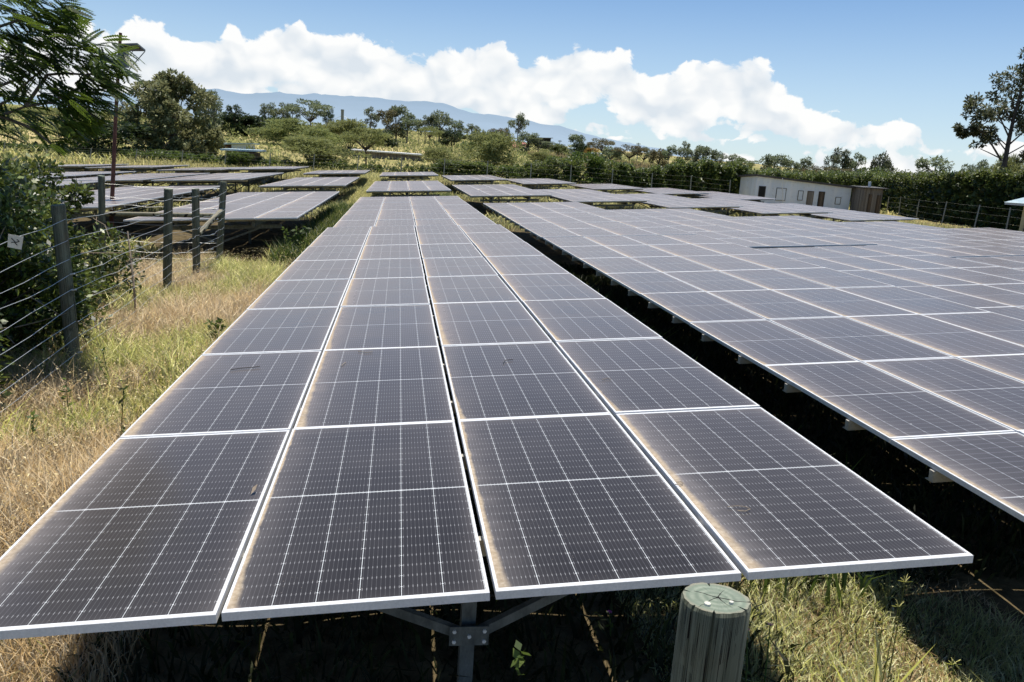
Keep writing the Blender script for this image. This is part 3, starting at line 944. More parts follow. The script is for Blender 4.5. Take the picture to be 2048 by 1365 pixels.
# (name, cat, px, top, Y, width px, kind, leaf material, label)
BG = [
    ('round_bush', 'bush', 222, 243, 80, 120, 'dark', L_DARK, 'dark round bush behind the far left tables, below the feathery branch'),
    ('slender_tree', 'tree', 432, 186, 98, 46, 'euc', L_EUC, 'slender dark tree touching the right side of the large olive tree'),
    ('dark_tree', 'tree', 468, 226, 152, 70, 'dark', L_DARK, 'dark dense tree with a pointed leader right of the slender tree'),
    ('dark_tree', 'tree', 512, 234, 152, 75, 'dark', L_DARK, 'dark dense low tree in the middle of the far dark thicket'),
    ('dark_tree', 'tree', 548, 236, 155, 50, 'dark', L_DARK, 'dark dense low tree at the right end of the far dark thicket'),
    ('pointed_tree', 'tree', 469, 212, 150, 26, 'euc', L_DARK, 'narrow pointed treetop sticking out above the dark thicket'),
    ('airy_tree', 'tree', 536, 207, 165, 26, 'euc', L_EUC, 'thin airy tree above the right end of the dark thicket'),
    ('airy_tree', 'tree', 566, 208, 168, 36, 'euc', L_EUC, 'airy grey green tree just left of the umbrella acacia'),
    ('airy_tree', 'tree', 586, 211, 172, 26, 'euc', L_EUC, 'airy grey green tree touching the umbrella acacia'),
    ('umbrella_acacia', 'tree', 622, 203, 165, 74, 'flat', L_EUC, 'flat topped umbrella acacia in front of the mountain left of the grey tower'),
    ('umbrella_acacia', 'tree', 655, 220, 168, 34, 'flat', L_DARK, 'small flat dark acacia crown hanging right of the large umbrella acacia'),
    ('thorn_bush', 'bush', 577, 240, 128, 92, 'feather', L_FEATH, 'feathery brownish green thorn bush below the umbrella acacia'),
    ('thorn_bush', 'bush', 700, 243, 126, 110, 'feather', L_FEATH, 'broad feathery thorn bush below the grey tower'),
    ('thorn_bush', 'bush', 637, 258, 110, 80, 'feather', L_FEATH, 'feathery green thorn bush between two broader thorn bushes'),
    ('thorn_bush', 'bush', 624, 276, 82, 130, 'feather', L_FEATH, 'large feathery green thorn bush right behind the back fence'),
    ('young_acacia', 'tree', 734, 258, 84, 84, 'flat', L_FEATH, 'small acacia on a thin trunk in front of the long low shed'),
    ('airy_tree', 'tree', 741, 216, 185, 27, 'euc', L_EUC, 'dark narrow tree right of the grey tower'),
    ('airy_tree', 'tree', 774, 222, 182, 36, 'euc', L_BROWN, 'brownish tree in the middle of the tall clump right of the grey tower'),
    ('airy_tree', 'tree', 794, 215, 186, 46, 'round', L_EUC, 'tallest rounded tree of the clump right of the grey tower'),
    ('airy_tree', 'tree', 815, 228, 183, 38, 'euc', L_EUC, 'leaning airy tree at the right end of the tall clump'),
    ('dark_tree', 'tree', 770, 262, 150, 44, 'dark', L_DARK, 'dark bush at the foot of the tall clump behind the long shed'),
    ('pointed_tree', 'tree', 838, 240, 200, 10, 'euc', L_DARK, 'tiny dark conifer against the mountain'),
    ('airy_tree', 'tree', 852, 233, 195, 26, 'euc', L_EUC, 'left tree of the leafy middle group right of the tiny conifer'),
    ('airy_tree', 'tree', 880, 225, 195, 46, 'round', L_EUC, 'tall round tree in the leafy middle group'),
    ('airy_tree', 'tree', 911, 240, 195, 30, 'euc', L_EUC, 'right tree of the leafy middle group'),
    ('tiered_tree', 'tree', 860, 254, 170, 50, 'flat', L_FEATH, 'sunlit tiered tree in front of the leafy middle group'),
    ('dark_tree', 'tree', 905, 262, 170, 48, 'round', L_DARK, 'dark round tree in front of the right tree of the middle group'),
    ('airy_tree', 'tree', 944, 250, 190, 28, 'euc', L_EUC, 'thin grey tree standing apart right of the middle group'),
    ('dark_tree', 'tree', 958, 266, 180, 42, 'flat', L_DARK, 'dark flat tree below the thin grey tree'),
    ('dark_tree', 'tree', 940, 284, 150, 36, 'round', L_HEDGE, 'small green tree on the dry slope below the thin grey tree'),
    ('airy_tree', 'tree', 1000, 258, 160, 40, 'euc', L_BROWN, 'brownish tree behind the pale feathery bush'),
    ('thorn_bush', 'bush', 985, 268, 84, 96, 'feather', L_FEATH, 'pale feathery thorn bush standing tall behind the back fence'),
    ('thorn_bush', 'bush', 878, 298, 84, 74, 'feather', L_FEATH, 'low olive thorn bush behind the back fence next to the long shed'),
    ('airy_tree', 'tree', 1038, 229, 200, 30, 'euc', L_EUC, 'tall leaning tree standing alone against the mountain'),
    ('airy_tree', 'tree', 1015, 257, 200, 15, 'euc', L_EUC, 'short tree left of the lone leaning tree'),
    ('dark_tree', 'tree', 1058, 266, 190, 42, 'round', L_EUC, 'grey green round tree right of the lone leaning tree'),
    ('dark_tree', 'tree', 1078, 276, 188, 32, 'euc', L_EUC, 'tree left of the dark frame building'),
    ('dark_tree', 'tree', 1050, 296, 175, 22, 'dark', L_DARK, 'small dark bush in front of the red roofed house'),
    ('dark_tree', 'tree', 1118, 289, 190, 34, 'dark', L_HEDGE, 'green bush right of the dark frame building'),
    ('airy_tree', 'tree', 1098, 284, 185, 24, 'euc', L_EUC, 'tree in front of the dark frame building'),
    ('airy_tree', 'tree', 1155, 271, 190, 26, 'round', L_EUC, 'upright round tree at the right end of the mountain slope'),
    ('dark_tree', 'tree', 1166, 288, 188, 32, 'dark', L_DARK, 'dark tree below the upright round tree'),
    ('orange_tree', 'tree', 1183, 297, 170, 29, 'round', L_ORANGE, 'small orange leaved tree at the edge of the maize field'),
    ('umbrella_acacia', 'tree', 1206, 279, 180, 58, 'flat', L_BROWN, 'brownish flat acacia above the small orange tree'),
    ('airy_tree', 'tree', 1222, 296, 150, 46, 'round', L_EUC, 'round grey tree right of the small orange tree'),
    ('umbrella_acacia', 'tree', 1262, 292, 150, 60, 'flat', L_BROWN, 'brownish flat acacia at the top of the maize field'),
    ('umbrella_acacia', 'tree', 1290, 296, 150, 50, 'flat', L_EUC, 'grey flat acacia above the maize field, right of the brownish one'),
    ('airy_tree', 'tree', 1320, 300, 145, 40, 'round', L_BROWN, 'brown round tree at the right end of the maize field'),
    ('airy_tree', 'tree', 1340, 292, 140, 24, 'euc', L_EUC, 'thin tree left of the tall forked tree above the back hedge'),
    ('airy_tree', 'tree', 1368, 285, 140, 26, 'euc', L_EUC, 'tall forked tree standing out above the back hedge'),
    ('airy_tree', 'tree', 1391, 300, 142, 28, 'euc', L_EUC, 'airy tree right of the tall forked tree'),
    ('airy_tree', 'tree', 1414, 295, 142, 44, 'round', L_EUC, 'broad airy tree above the middle of the back hedge'),
    ('airy_tree', 'tree', 1440, 305, 140, 34, 'flat', L_EUC, 'tree stepping down right of the broad airy tree'),
    ('airy_tree', 'tree', 1470, 311, 135, 22, 'euc', L_EUC, 'small pointed tree left of the long white shed'),
    ('umbrella_acacia', 'tree', 1492, 318, 130, 46, 'flat', L_HEDGE, 'flat green acacia behind the left end of the white shed'),
    ('airy_tree', 'tree', 1552, 312, 120, 46, 'round', L_EUC, 'round grey tree behind the white shed'),
    ('airy_tree', 'tree', 1585, 323, 125, 22, 'euc', L_EUC, 'thin tree right of the round grey tree behind the shed'),
    ('airy_tree', 'tree', 1608, 316, 125, 30, 'euc', L_EUC, 'airy treetop above the middle of the shed roof'),
    ('umbrella_acacia', 'tree', 1632, 334, 118, 56, 'flat', L_BROWN, 'flat acacia just above the shed roof'),
    ('airy_tree', 'tree', 1666, 312, 118, 26, 'euc', L_TALL, 'dark left half of the forked tree pair behind the shed'),
    ('airy_tree', 'tree', 1690, 299, 120, 34, 'euc', L_TALL, 'tallest tree of the pair behind the right end of the shed'),
    ('airy_tree', 'tree', 1718, 309, 120, 34, 'euc', L_EUC, 'pale airy tree behind the outhouse'),
    ('round_tree', 'tree', 1765, 311, 115, 42, 'round', L_TALL, 'dark round tree behind the outhouse'),
    ('brown_acacia', 'tree', 1680, 338, 105, 84, 'flat', L_BROWN, 'broad brownish acacia behind the right end of the shed'),
    ('green_bush', 'bush', 1742, 340, 100, 60, 'dark', L_HEDGE, 'green bush behind the outhouse roof'),
    ('airy_tree', 'tree', 1872, 318, 95, 58, 'euc', L_EUC, 'airy tree behind the right hedge, left of the tall tree'),
    ('airy_tree', 'tree', 1956, 324, 95, 46, 'flat', L_EUC, 'small tree peeping over the hedge beside the tall tree trunk'),
    ('willowy_tree', 'tree', 2022, 318, 74, 66, 'feather', L_FEATH, 'pale wispy tree at the foot of the tall tree'),
    ('green_bush', 'bush', 1075, 324, 80, 62, 'dark', L_HEDGE, 'dark green shrub behind the back fence right of the pale feathery bush'),
    ('green_bush', 'bush', 1123, 316, 80, 76, 'dark', L_HEDGE, 'tall green shrub behind the back fence in front of the maize field'),
    ('green_bush', 'bush', 1170, 308, 80, 66, 'dark', L_WEED, 'leafy green shrub with a tall shoot behind the back fence'),
    ('green_bush', 'bush', 1216, 322, 80, 64, 'dark', L_HEDGE, 'green shrub at the left foot of the maize field'),
    ('green_bush', 'bush', 905, 322, 80, 74, 'dark', L_HEDGE, 'dark green shrub behind the back fence below the olive thorn bush'),
    ('green_bush', 'bush', 955, 326, 80, 64, 'dark', L_HEDGE, 'dark green shrub at the foot of the pale feathery bush'),
    ('green_bush', 'bush', 1022, 332, 80, 60, 'dark', L_WEED, 'low bright shrub between two darker shrubs at the back fence'),
    ('thorn_bush', 'bush', 1085, 306, 110, 56, 'feather', L_FEATH, 'small thorn bush on the dry slope in front of the frame building'),
    ('green_bush', 'bush', 480, 306, 76, 46, 'dark', L_WEED, 'leafy bush growing against the small dark hut'),
    ('green_bush', 'bush', 335, 307, 80, 66, 'dark', L_WEED, 'low sunlit bush below the large olive tree'),
    ('green_bush', 'bush', 405, 300, 88, 62, 'feather', L_FEATH, 'low pale bush in the grass left of the small dark hut'),
    ('thorn_bush', 'bush', 160, 222, 180, 120, 'feather', L_FEATH, 'thorn bush on the left hillside behind the feathery branch'),
    ('thorn_bush', 'bush', 40, 226, 190, 110, 'feather', L_FEATH, 'thorn bush on the skyline at the left edge'),
    ('thorn_bush', 'bush', 250, 225, 200, 90, 'feather', L_FEATH, 'thorn bush on the skyline left of the large olive tree'),
]
for i, (nm, cat, px, top, Y, w, kind, lm, lab) in enumerate(BG):
    tree(nm, cat, px, top, float(Y), w, kind, lm, lab, 'trees and bushes beyond the solar tables', seed=i % 3, bark=M_BARKL if kind == 'euc' else M_BARK)


def hedge(name, label, line, mat, n, size, depth=1.6, dark_n=0):
    """line: list of (px, top py, Y); leaves fill the volume between ground and top"""
    rg = np.random.default_rng(len(label))
    tops = np.array([at(a, b, c) for a, b, c in line])
    seg = np.r_[0, np.cumsum(np.linalg.norm(np.diff(tops[:, :2], axis=0), axis=1))]
    t = rg.random(n) * seg[-1]
    x = np.interp(t, seg, tops[:, 0]); y = np.interp(t, seg, tops[:, 1]); zt = np.interp(t, seg, tops[:, 2])
    lump = .22 * np.sin(t * 2.1) + .16 * np.sin(t * 4.7 + 1) + .12 * np.sin(t * 9.1 + 2)
    zb = terrain(x, y)
    h = np.maximum(.5, zt + lump - zb)
    u = rg.random(n)
    face = rg.random(n)
    off = np.where(face < .45, -.5 * depth + .12 * rg.normal(size=n), rg.uniform(-.5, .5, n) * depth)
    fr = np.where(face < .45, u, 1 - .12 * rg.random(n))
    fr = np.where(face > .82, u, fr)
    lob = .3 * np.sin(t * 3.3 + fr * 4) + .2 * np.sin(t * 7 - fr * 9)
    P = np.c_[x + rg.normal(0, .1, n), y + off + lob, zb + fr * h + rg.normal(0, .10, n)]
    c0 = tops.mean(0); o = np.array([c0[0], c0[1], float(terrain(c0[0], c0[1]))])
    root = thing('hedge', label, 'hedge', tuple(o))
    Q = leaf_quads(P - o, size * rg.uniform(.6, 1.4, n), rg, .5, .5)
    obj('foliage', quads_mesh('foliage', Q, [mat]), root)
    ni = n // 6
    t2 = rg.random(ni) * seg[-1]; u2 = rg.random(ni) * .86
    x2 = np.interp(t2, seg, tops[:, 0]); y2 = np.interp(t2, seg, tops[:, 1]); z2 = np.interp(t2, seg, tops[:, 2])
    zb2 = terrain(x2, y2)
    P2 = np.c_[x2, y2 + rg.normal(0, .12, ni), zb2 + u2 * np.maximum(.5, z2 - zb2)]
    obj('inner_shade_foliage', quads_mesh('inner_shade_foliage', leaf_quads(P2 - o, size * 2.2 * rg.uniform(.7, 1.3, ni), rg, .7, .3), [L_DARK]), root)  # big dark leaves paint the shade inside the hedge
    m = MB()
    for k in range(int(seg[-1] / .9)):
        tt = (k + .5) * .9
        bx = np.interp(tt, seg, tops[:, 0]); by = np.interp(tt, seg, tops[:, 1]); bz = th(bx, by)
        m.tube([(bx - o[0], by - o[1], bz - o[2] - .1), (bx - o[0] + rg.normal(0, .15), by - o[1], np.interp(tt, seg, tops[:, 2]) - o[2] - .3)], [.05, .02], 5)
    m.build('stems', [M_BARK], root)
    return root


hedge('hedge', 'tall dark hedge on the right with a sunlit top behind the leaning fence posts', [(1758, 364, 90.), (1800, 352, 84.), (1850, 356, 72.), (1900, 352, 66.), (1960, 350, 61.), (2040, 352, 56.), (2120, 350, 52.), (2300, 352, 48.)],
      L_HEDGE, 60000, .27)
hedge('hedge', 'leafy hedge behind the back fence left of the white shed', [(1235, 332, 80.), (1300, 344, 80.), (1340, 332, 80.), (1395, 326, 80.), (1440, 330, 80.), (1492, 336, 80.)], L_HEDGE, 30000, .26, 2.2)
hedge('thicket', 'dense green thicket right behind the long white shed', [(1480, 345, 92.), (1530, 344, 92.), (1600, 350, 92.), (1680, 348, 92.), (1780, 352, 92.)], L_HEDGE, 26000, .28, 4.0)
hedge('hedge', 'low scrub along the back fence behind the central tables', [(545, 330, 79.), (640, 325, 79.), (720, 332, 79.), (800, 336, 79.), (880, 336, 79.), (1000, 338, 79.), (1240, 345, 79.)], L_WEED, 5000, .22, 1.2)
hedge('hedge', 'scrubby bushes along the back fence behind the left tables', [(-60, 300, 78.), (60, 306, 78.), (180, 312, 78.), (300, 318, 78.), (390, 322, 78.), (440, 328, 78.), (545, 334, 78.)], L_WEED, 9000, .26, 1.4)


# ------------------------------------------------------------------ near plants on the left
def near_bush(label, c, R, H, n, mat, seed, size=.085, twigs=16):
    rg = np.random.default_rng(seed)
    zb = th(c[0], c[1])
    root = thing('broadleaf_bush', label, 'bush', (c[0], c[1], zb))
    cents = []; rads = []; cnt = []; segs = []
    k = 90
    for i in range(k):
        a = rg.uniform(0, 6.28); z = rg.uniform(.03, .96) * H
        q = R * math.sqrt(max(.08, 1 - (max(0, z / H - .3) / .75) ** 2)) * rg.random() ** .35
        e = np.array([q * math.cos(a), q * 1.0 * math.sin(a), z])
        cents.append(e); rads.append(rg.uniform(.22, .5)); cnt.append(int(n * 2.8) // k)
        segs.append(([(e[0] * .15, e[1] * .15, -.1), (e[0] * .5, e[1] * .5, z * .55), e], [.025, .016, .006]))
    P, ax = clump_points(cents, rads, cnt, rg, .9, .2)
    P[:, 2] = np.maximum(P[:, 2], .02)
    Q = leaf_quads(P, size * rg.uniform(.6, 1.4, len(P)), rg, .55, .5, ax)
    obj('foliage', quads_mesh('foliage', Q, [mat]), root)
    branch_mesh(segs, 5).build('stems', [M_BARK], root)
    for i in range(twigs):
        a = rg.uniform(-2.6, .3); z = rg.uniform(.2, .95) * H * .8
        b = np.array([R * .85 * math.cos(a), R * .85 * math.sin(a), z])
        d = np.array([math.cos(a) + rg.normal(0, .5), math.sin(a) + rg.normal(0, .5), rg.normal(0, .6)]) * rg.uniform(.25, .6)
        MB().tube([b, b + d * .5 + rg.normal(0, .04, 3), b + d], [.008, .006, .003], 4).build('dead_twig', [M_TWIG], root)
    return root


near_bush('big glossy leaved bush behind the fence at the left edge, nearest the camera', (-6.35, 7.6), 1.8, 2.55, 15000, L_GLOSSY, 1)
near_bush('glossy leaved bush behind the wire fence, left of the middle fence posts', (-7.1, 10.8), 2.1, 2.6, 14000, L_GLOSSY, 2)
near_bush('low leafy bush right behind the wires at the bottom of the left edge', (-5.75, 5.2), 1.25, 1.9, 9000, L_GLOSSY, 6)
near_bush('small glossy bush behind the wires between the nearest and middle fence posts', (-5.75, 9.0), .95, 1.25, 5000, L_GLOSSY, 7)
near_bush('low glossy bush in front of the lamp pole behind the corner posts', (-8.6, 14.0), 1.7, 1.9, 8000, L_GLOSSY, 3)
near_bush('tall glossy bush cut by the left edge of the photo', (-9.6, 9.5), 2.0, 3.0, 12000, L_GLOSSY, 4)


def frond_tree():
    rg = np.random.default_rng(11)
    Y = 7.5
    base = np.array([-9.6, Y + .6, th(-9.6, Y + .6)])
    root = thing('feathery_tree', 'tree with feathery drooping fronds reaching in from the upper left corner', 'tree', tuple(base))
    W = lambda px, py, dy=0: at(px, py, Y + dy) - base
    segs = [([(0, 0, -.2), (.15, 0, 1.4), (.3, -.05, 2.6), W(-160, 120), W(-120, -60), W(-60, -260)], [.16, .13, .11, .09, .06, .02])]
    limbs = [[(-170, 225), (-60, 235), (20, 200), (60, 160), (110, 120, .3), (160, 60, .4)],
             [(-160, 260), (-40, 255), (0, 232), (50, 214), (100, 206, -.1), (150, 212, -.2), (200, 240, -.2)],
             [(50, 214), (95, 150), (130, 147), (175, 150), (215, 140), (235, 120)],
             [(-160, 200), (0, 172), (60, 150), (40, 90), (80, 30)],
             [(-140, 100), (-20, 60), (40, 40), (100, 20), (140, 40)],
             [(0, 232), (60, 255), (105, 290), (120, 310)],
             [(175, 150), (200, 180), (235, 172)], [(100, 206), (140, 185), (170, 170), (225, 200)],
             [(-140, 60), (-30, -20), (60, -30), (140, 0)], [(60, 160), (20, 120), (-20, 100)]]
    for l in limbs:
        segs.append(([W(*q) for q in l], list(np.linspace(.022, .005, len(l)))))
    branch_mesh(segs, 6).build('trunk', [M_BARKL], root)
    # frond clusters: (px, py, spread px, count)
    cl = [(40, 20, 45, 34), (95, 25, 35, 28), (20, 70, 40, 34), (75, 75, 35, 28), (120, 55, 20, 14), (130, 20, 16, 10), (10, 120, 32, 24), (55, 115, 30, 18), (25, 160, 28, 14), (5, 200, 26, 10), (100, 115, 22, 12), (120, 85, 20, 8),
          (165, 95, 18, 12), (180, 110, 22, 14), (212, 90, 20, 8), (220, 115, 18, 8), (200, 135, 22, 8), (170, 135, 18, 8), (235, 135, 12, 4), (150, 120, 18, 8), (90, 160, 24, 9), (115, 170, 20, 8),
          (155, 160, 12, 8), (195, 162, 16, 10), (215, 170, 12, 7), (80, 190, 22, 10), (120, 200, 22, 12), (155, 205, 22, 16), (175, 195, 16, 10), (200, 210, 14, 8), (140, 230, 22, 16), (110, 235, 24, 12), (165, 225, 14, 8), (120, 265, 16, 12), (60, 225, 22, 8), (20, 235, 24, 8), (105, 285, 9, 6),
          (-60, 40, 70, 50), (-80, 140, 70, 40), (-60, 220, 50, 20), (60, -60, 60, 30), (-60, -80, 90, 40)]
    Q = []; ST_ = []
    s = 10.3 / F
    for a, b, r, k in cl:
        for i in range(int(k * 1.35)):
            p = W(a + rg.normal(0, r * .55), b + rg.normal(0, r * .55), rg.normal(0, .35))
            d = np.array([.85 + rg.normal(0, .35), rg.normal(0, .5), -.42 + rg.normal(0, .28)]); d /= np.linalg.norm(d)
            L = rg.uniform(.18, .33)
            upv = np.array([rg.normal(0, .4), rg.normal(0, .4), 1.0])
            side = np.cross(d, upv); side /= np.linalg.norm(side)
            pairs = 10
            ST_.append(([p, p + d * L * .5 + [0, 0, .012], p + d * L], [.0025, .002, .001]))
            for j in range(pairs):
                t = (j + .6) / pairs
                q = p + d * L * t + np.array([0, 0, .012 * math.sin(3.14 * t)])
                ln = L * .33 * (1 - .55 * abs(t - .4))
                for sg in (-1, 1):
                    ld = side * sg * .75 + d * .75 + np.array([0, 0, -.12]); ld /= np.linalg.norm(ld)
                    wv = d * ln * .29
                    Q.append([q, q + ld * ln * .5 + wv, q + ld * ln, q + ld * ln * .5 - wv])
    Q = np.array(Q)
    obj('crown', quads_mesh('crown', Q, [L_FROND]), root)


frond_tree()

# ------------------------------------------------------------------ grass and weeds (nobody could count these)
def blades(name, P, hgt, wid, mat, label, rg, lean=.45, seg=2):
    """curved grass blades: two quads each, one island per blade"""
    n = len(P)
    a = rg.uniform(0, 6.28, n)
    b = rg.uniform(0, 6.28, n)
    ld = np.c_[np.cos(a), np.sin(a), np.zeros(n)] * (lean * rg.uniform(.2, 1.3, n) * hgt)[:, None]
    sd = np.c_[np.cos(b), np.sin(b), np.zeros(n)] * (wid / 2)[:, None]
    up = np.array([0, 0, 1.0])
    mid = P + ld * .35 + up * (hgt * .58)[:, None]
    tip = P + ld + up * (hgt * rg.uniform(.8, 1.0, n))[:, None]
    V = np.stack([P - sd, P + sd, mid + sd * .75, mid - sd * .75, tip], 1).reshape(-1, 3)
    i = np.arange(n)[:, None] * 5
    q = i + np.array([0, 1, 2, 3]); t = i + np.array([3, 2, 4])
    flat = np.concatenate([q, t], 1).ravel()
    sizes = np.tile([4, 3], n)
    o = obj(name, mesh_np(name, V, flat, sizes, mat))
    return tag(o, label, 'grass', None, 'stuff')


def scatter(n, x0, x1, y0, y1, rg, keep=None, ypow=1.0):
    x = rg.uniform(x0, x1, n); y = y0 + (y1 - y0) * rg.random(n) ** ypow
    if keep is not None:
        k = keep(x, y); x = x[k]; y = y[k]
    return np.c_[x, y, terrain(x, y) - .01]


def build_grass():
    rg = np.random.default_rng(42)
    nz = lambda x, y, s, q: np.sin(x * s + q) * np.sin(y * s * .9 + q * 2) + .5 * np.sin(x * s * 2.3 - y * s * 1.7 + q)
    P = scatter(120000, -6.2, -1.75, .2, 17.5, rg, lambda x, y: (x < -2.05 + .25 * rg.random(len(x))), 1.2)
    dry = nz(P[:, 0], P[:, 1], .9, 1.0) * .9 + rg.normal(0, .4, len(P)) + np.clip((9 - P[:, 1]) * .07, -.35, .5) > -.12
    Pd = P[dry]; Pg = P[~dry]
    hd = rg.uniform(.16, .46, len(Pd)) * np.clip(.9 + .35 * nz(Pd[:, 0], Pd[:, 1], 1.7, 3.0), .45, 1.4)
    hg = rg.uniform(.12, .42, len(Pg)) * np.clip(.9 + .35 * nz(Pg[:, 0], Pg[:, 1], 1.3, 5.0), .45, 1.4)
    blades('dry_grass', Pd, hd, rg.uniform(.005, .013, len(Pd)), L_GRASS, 'tall dry straw coloured grass between the fence and the central table', rg, .7)
    blades('green_grass', Pg, hg, rg.uniform(.006, .016, len(Pg)), L_GRASSG, 'yellow green grass mixed into the dry grass along the fence', rg, .6)
    # bottom right sunlit patch and front strip
    P = scatter(46000, 1.2, 5.2, -1.2, 3.6, rg, lambda x, y: (np.abs(x - 2.35 - .3 * np.sin(y * 2)) < 1.5))
    h = rg.uniform(.05, .17, len(P)) * np.clip(.9 + .4 * nz(P[:, 0], P[:, 1], 3.1, 2.0), .4, 1.5)
    blades('short_grass', P, h, rg.uniform(.004, .011, len(P)), L_GRASSL, 'short sunlit grass beside the round wooden post at the bottom right', rg, .9)
    P = scatter(11000, 1.3, 4.0, -1, 3.4, rg)
    blades('dry_litter', P, rg.uniform(.02, .09, len(P)), rg.uniform(.004, .010, len(P)), L_GRASS, 'dry straw litter in the short grass at the bottom right', rg, 1.6)
    # undergrowth below and between the tables
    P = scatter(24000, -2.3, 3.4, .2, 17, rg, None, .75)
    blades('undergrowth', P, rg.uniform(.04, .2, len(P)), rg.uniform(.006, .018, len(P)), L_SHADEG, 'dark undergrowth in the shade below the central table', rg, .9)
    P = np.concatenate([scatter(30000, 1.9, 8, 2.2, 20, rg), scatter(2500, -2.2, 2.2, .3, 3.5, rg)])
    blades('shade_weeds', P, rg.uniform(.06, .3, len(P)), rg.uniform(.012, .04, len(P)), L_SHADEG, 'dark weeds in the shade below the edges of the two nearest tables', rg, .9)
    # uneven tufts along the fence
    c = scatter(210, -5.6, -2.3, 1.6, 17, rg); P = []; hh = []
    for q in c:
        m_ = int(rg.integers(40, 110)); r_ = rg.uniform(.05, .16)
        P.append(q + np.c_[rg.normal(0, r_, m_), rg.normal(0, r_, m_), np.zeros(m_)]); hh.append(rg.uniform(.3, .78) * rg.uniform(.5, 1.1, m_))
    P = np.concatenate(P); hh = np.concatenate(hh)
    gsel = (nz(P[:, 0], P[:, 1], .9, 1.0) < -.15) & (P[:, 1] > 3.6)
    blades('green_tufts', P[gsel], hh[gsel] * .85, rg.uniform(.006, .016, int(gsel.sum())), L_GRASSG, 'taller uneven green tufts along the fence', rg, .75)
    P = P[~gsel]; hh = hh[~gsel]
    blades('straw_tufts', P, hh, rg.uniform(.004, .012, len(P)), L_GRASS, 'taller uneven straw tufts along the fence', rg, .75)
    k = lambda x, y: (np.abs(x - 2.72) < .75)
    P = scatter(26000, 1.9, 3.5, 2.5, 56, rg, k)
    blades('aisle_weeds', P, rg.uniform(.1, .55, len(P)), rg.uniform(.012, .045, len(P)), L_WEED, 'green weeds in the narrow gap right of the central table', rg, .8)
    P = scatter(30000, -3.6, -1.4, 16.8, 70, rg)
    blades('aisle_grass', P, rg.uniform(.15, .7, len(P)), rg.uniform(.012, .045, len(P)), L_GRASSG, 'tall grass and weeds in the gap left of the far central tables', rg, .6)
    P = scatter(16000, -3.4, -1.6, 16.5, 36, rg)
    blades('aisle_herbs', P, rg.uniform(.2, .8, len(P)), rg.uniform(.02, .06, len(P)), L_WEED, 'leafy green herbs below the edge of the nearest left table', rg, .5)
    # cross aisles
    P = np.concatenate([scatter(15000, -26, 30, 32.3, 38.5, rg), scatter(14000, -26, 30, 52, 57, rg), scatter(14000, -26, 34, 65, 78, rg), scatter(8000, 26, 44, 30, 62, rg),
                        scatter(7000, -24, -7, 14.5, 21, rg)])
    blades('cross_aisle_grass', P, rg.uniform(.12, .6, len(P)), rg.uniform(.02, .08, len(P)), L_GRASSG, 'grass in the cross aisles between the rows of tables', rg, .7)
    P = scatter(34000, -60, 75, 78, 290, rg, None, 1.5)
    Ph = scatter(16000, -120, -24, 80, 300, rg); sh_ = 1 + (Ph[:, 1] - 78) / 120
    blades('hill_grass', Ph, rg.uniform(.12, .5, len(Ph)), rg.uniform(.1, .35, len(Ph)) * sh_, L_FEATH, 'olive green grass of the left hillside', rg, .9)
    P = P[~((P[:, 0] < -24) & (rg.random(len(P)) < .7))]
    sc_ = 1 + (P[:, 1] - 78) / 120
    blades('field_grass', P, rg.uniform(.12, .5, len(P)) * np.minimum(sc_, 1.6), rg.uniform(.08, .3, len(P)) * sc_, L_FIELD, 'dry tussocks of the sloping field beyond the back fence', rg, .9)
    # scrub dotted over the field and the left hill, and rough grass left of the tables
    c = np.concatenate([np.c_[rg.uniform(-55, 70, 170), 82 + 210 * rg.random(170) ** 1.2], np.c_[rg.uniform(-120, -22, 240), rg.uniform(84, 300, 240)], np.c_[rg.uniform(-50, -27, 40), rg.uniform(50, 80, 40)]])
    cz = terrain(c[:, 0], c[:, 1]); rr = rg.uniform(.35, 1.25, len(c)) * (1 + c[:, 1] / 300)
    P, ax = clump_points(np.c_[c, cz + rr * .25], rr, np.full(len(c), 60), rg, .7, .3)
    tag(obj('scrub', quads_mesh('scrub', leaf_quads(P, .32 * rg.uniform(.6, 1.5, len(P)) * (1 + P[:, 1] / 250), rg, .5, .5, ax), [L_FEATH])),
        'low olive green scrub dotted over the sloping field and the left hillside', 'scrub', None, 'stuff')
    P = np.concatenate([scatter(16000, -60, -25, 40, 82, rg), scatter(9000, -34, -16, 14, 42, rg)])
    blades('rough_grass', P, rg.uniform(.2, .8, len(P)), rg.uniform(.04, .14, len(P)), L_GRASSG, 'rough grass left of the farthest tables', rg, .7)
    P = scatter(16000, 2.15, 3.25, 4.5, 18, rg)
    blades('gap_weeds', P, rg.uniform(.08, .42, len(P)), rg.uniform(.012, .04, len(P)), L_WEED, 'sunlit weeds low in the gap between the two nearest tables', rg, .9)
    P = np.concatenate([scatter(2600, 2.35, 3.15, 7.6, 10.6, rg), scatter(1500, 2.3, 3.2, 2.0, 17, rg), scatter(900, 2.3, 3.2, 11, 13, rg)])
    blades('tall_gap_weeds', P, rg.uniform(.25, .95, len(P)), rg.uniform(.015, .05, len(P)), L_WEED, 'taller bright weeds reaching into the sun between the two nearest tables', rg, .6)
    # loose seed heads above the dry grass
    P = scatter(26000, -6.2, -1.9, 1.5, 17.5, rg, lambda x, y: x < -2.1, 1.2)
    P[:, 2] += rg.uniform(.12, .55, len(P))
    ax = np.c_[rg.normal(0, 1, len(P)), rg.normal(0, 1, len(P)), rg.normal(.2, .6, len(P))]
    tag(obj('seed_heads', quads_mesh('seed_heads', leaf_quads(P, rg.uniform(.012, .04, len(P)), rg, .3, .5, ax), [L_GRASS])), 'pale seed heads floating over the dry grass along the fence', 'grass', None, 'stuff')
    # dry maize
    Y0 = 95
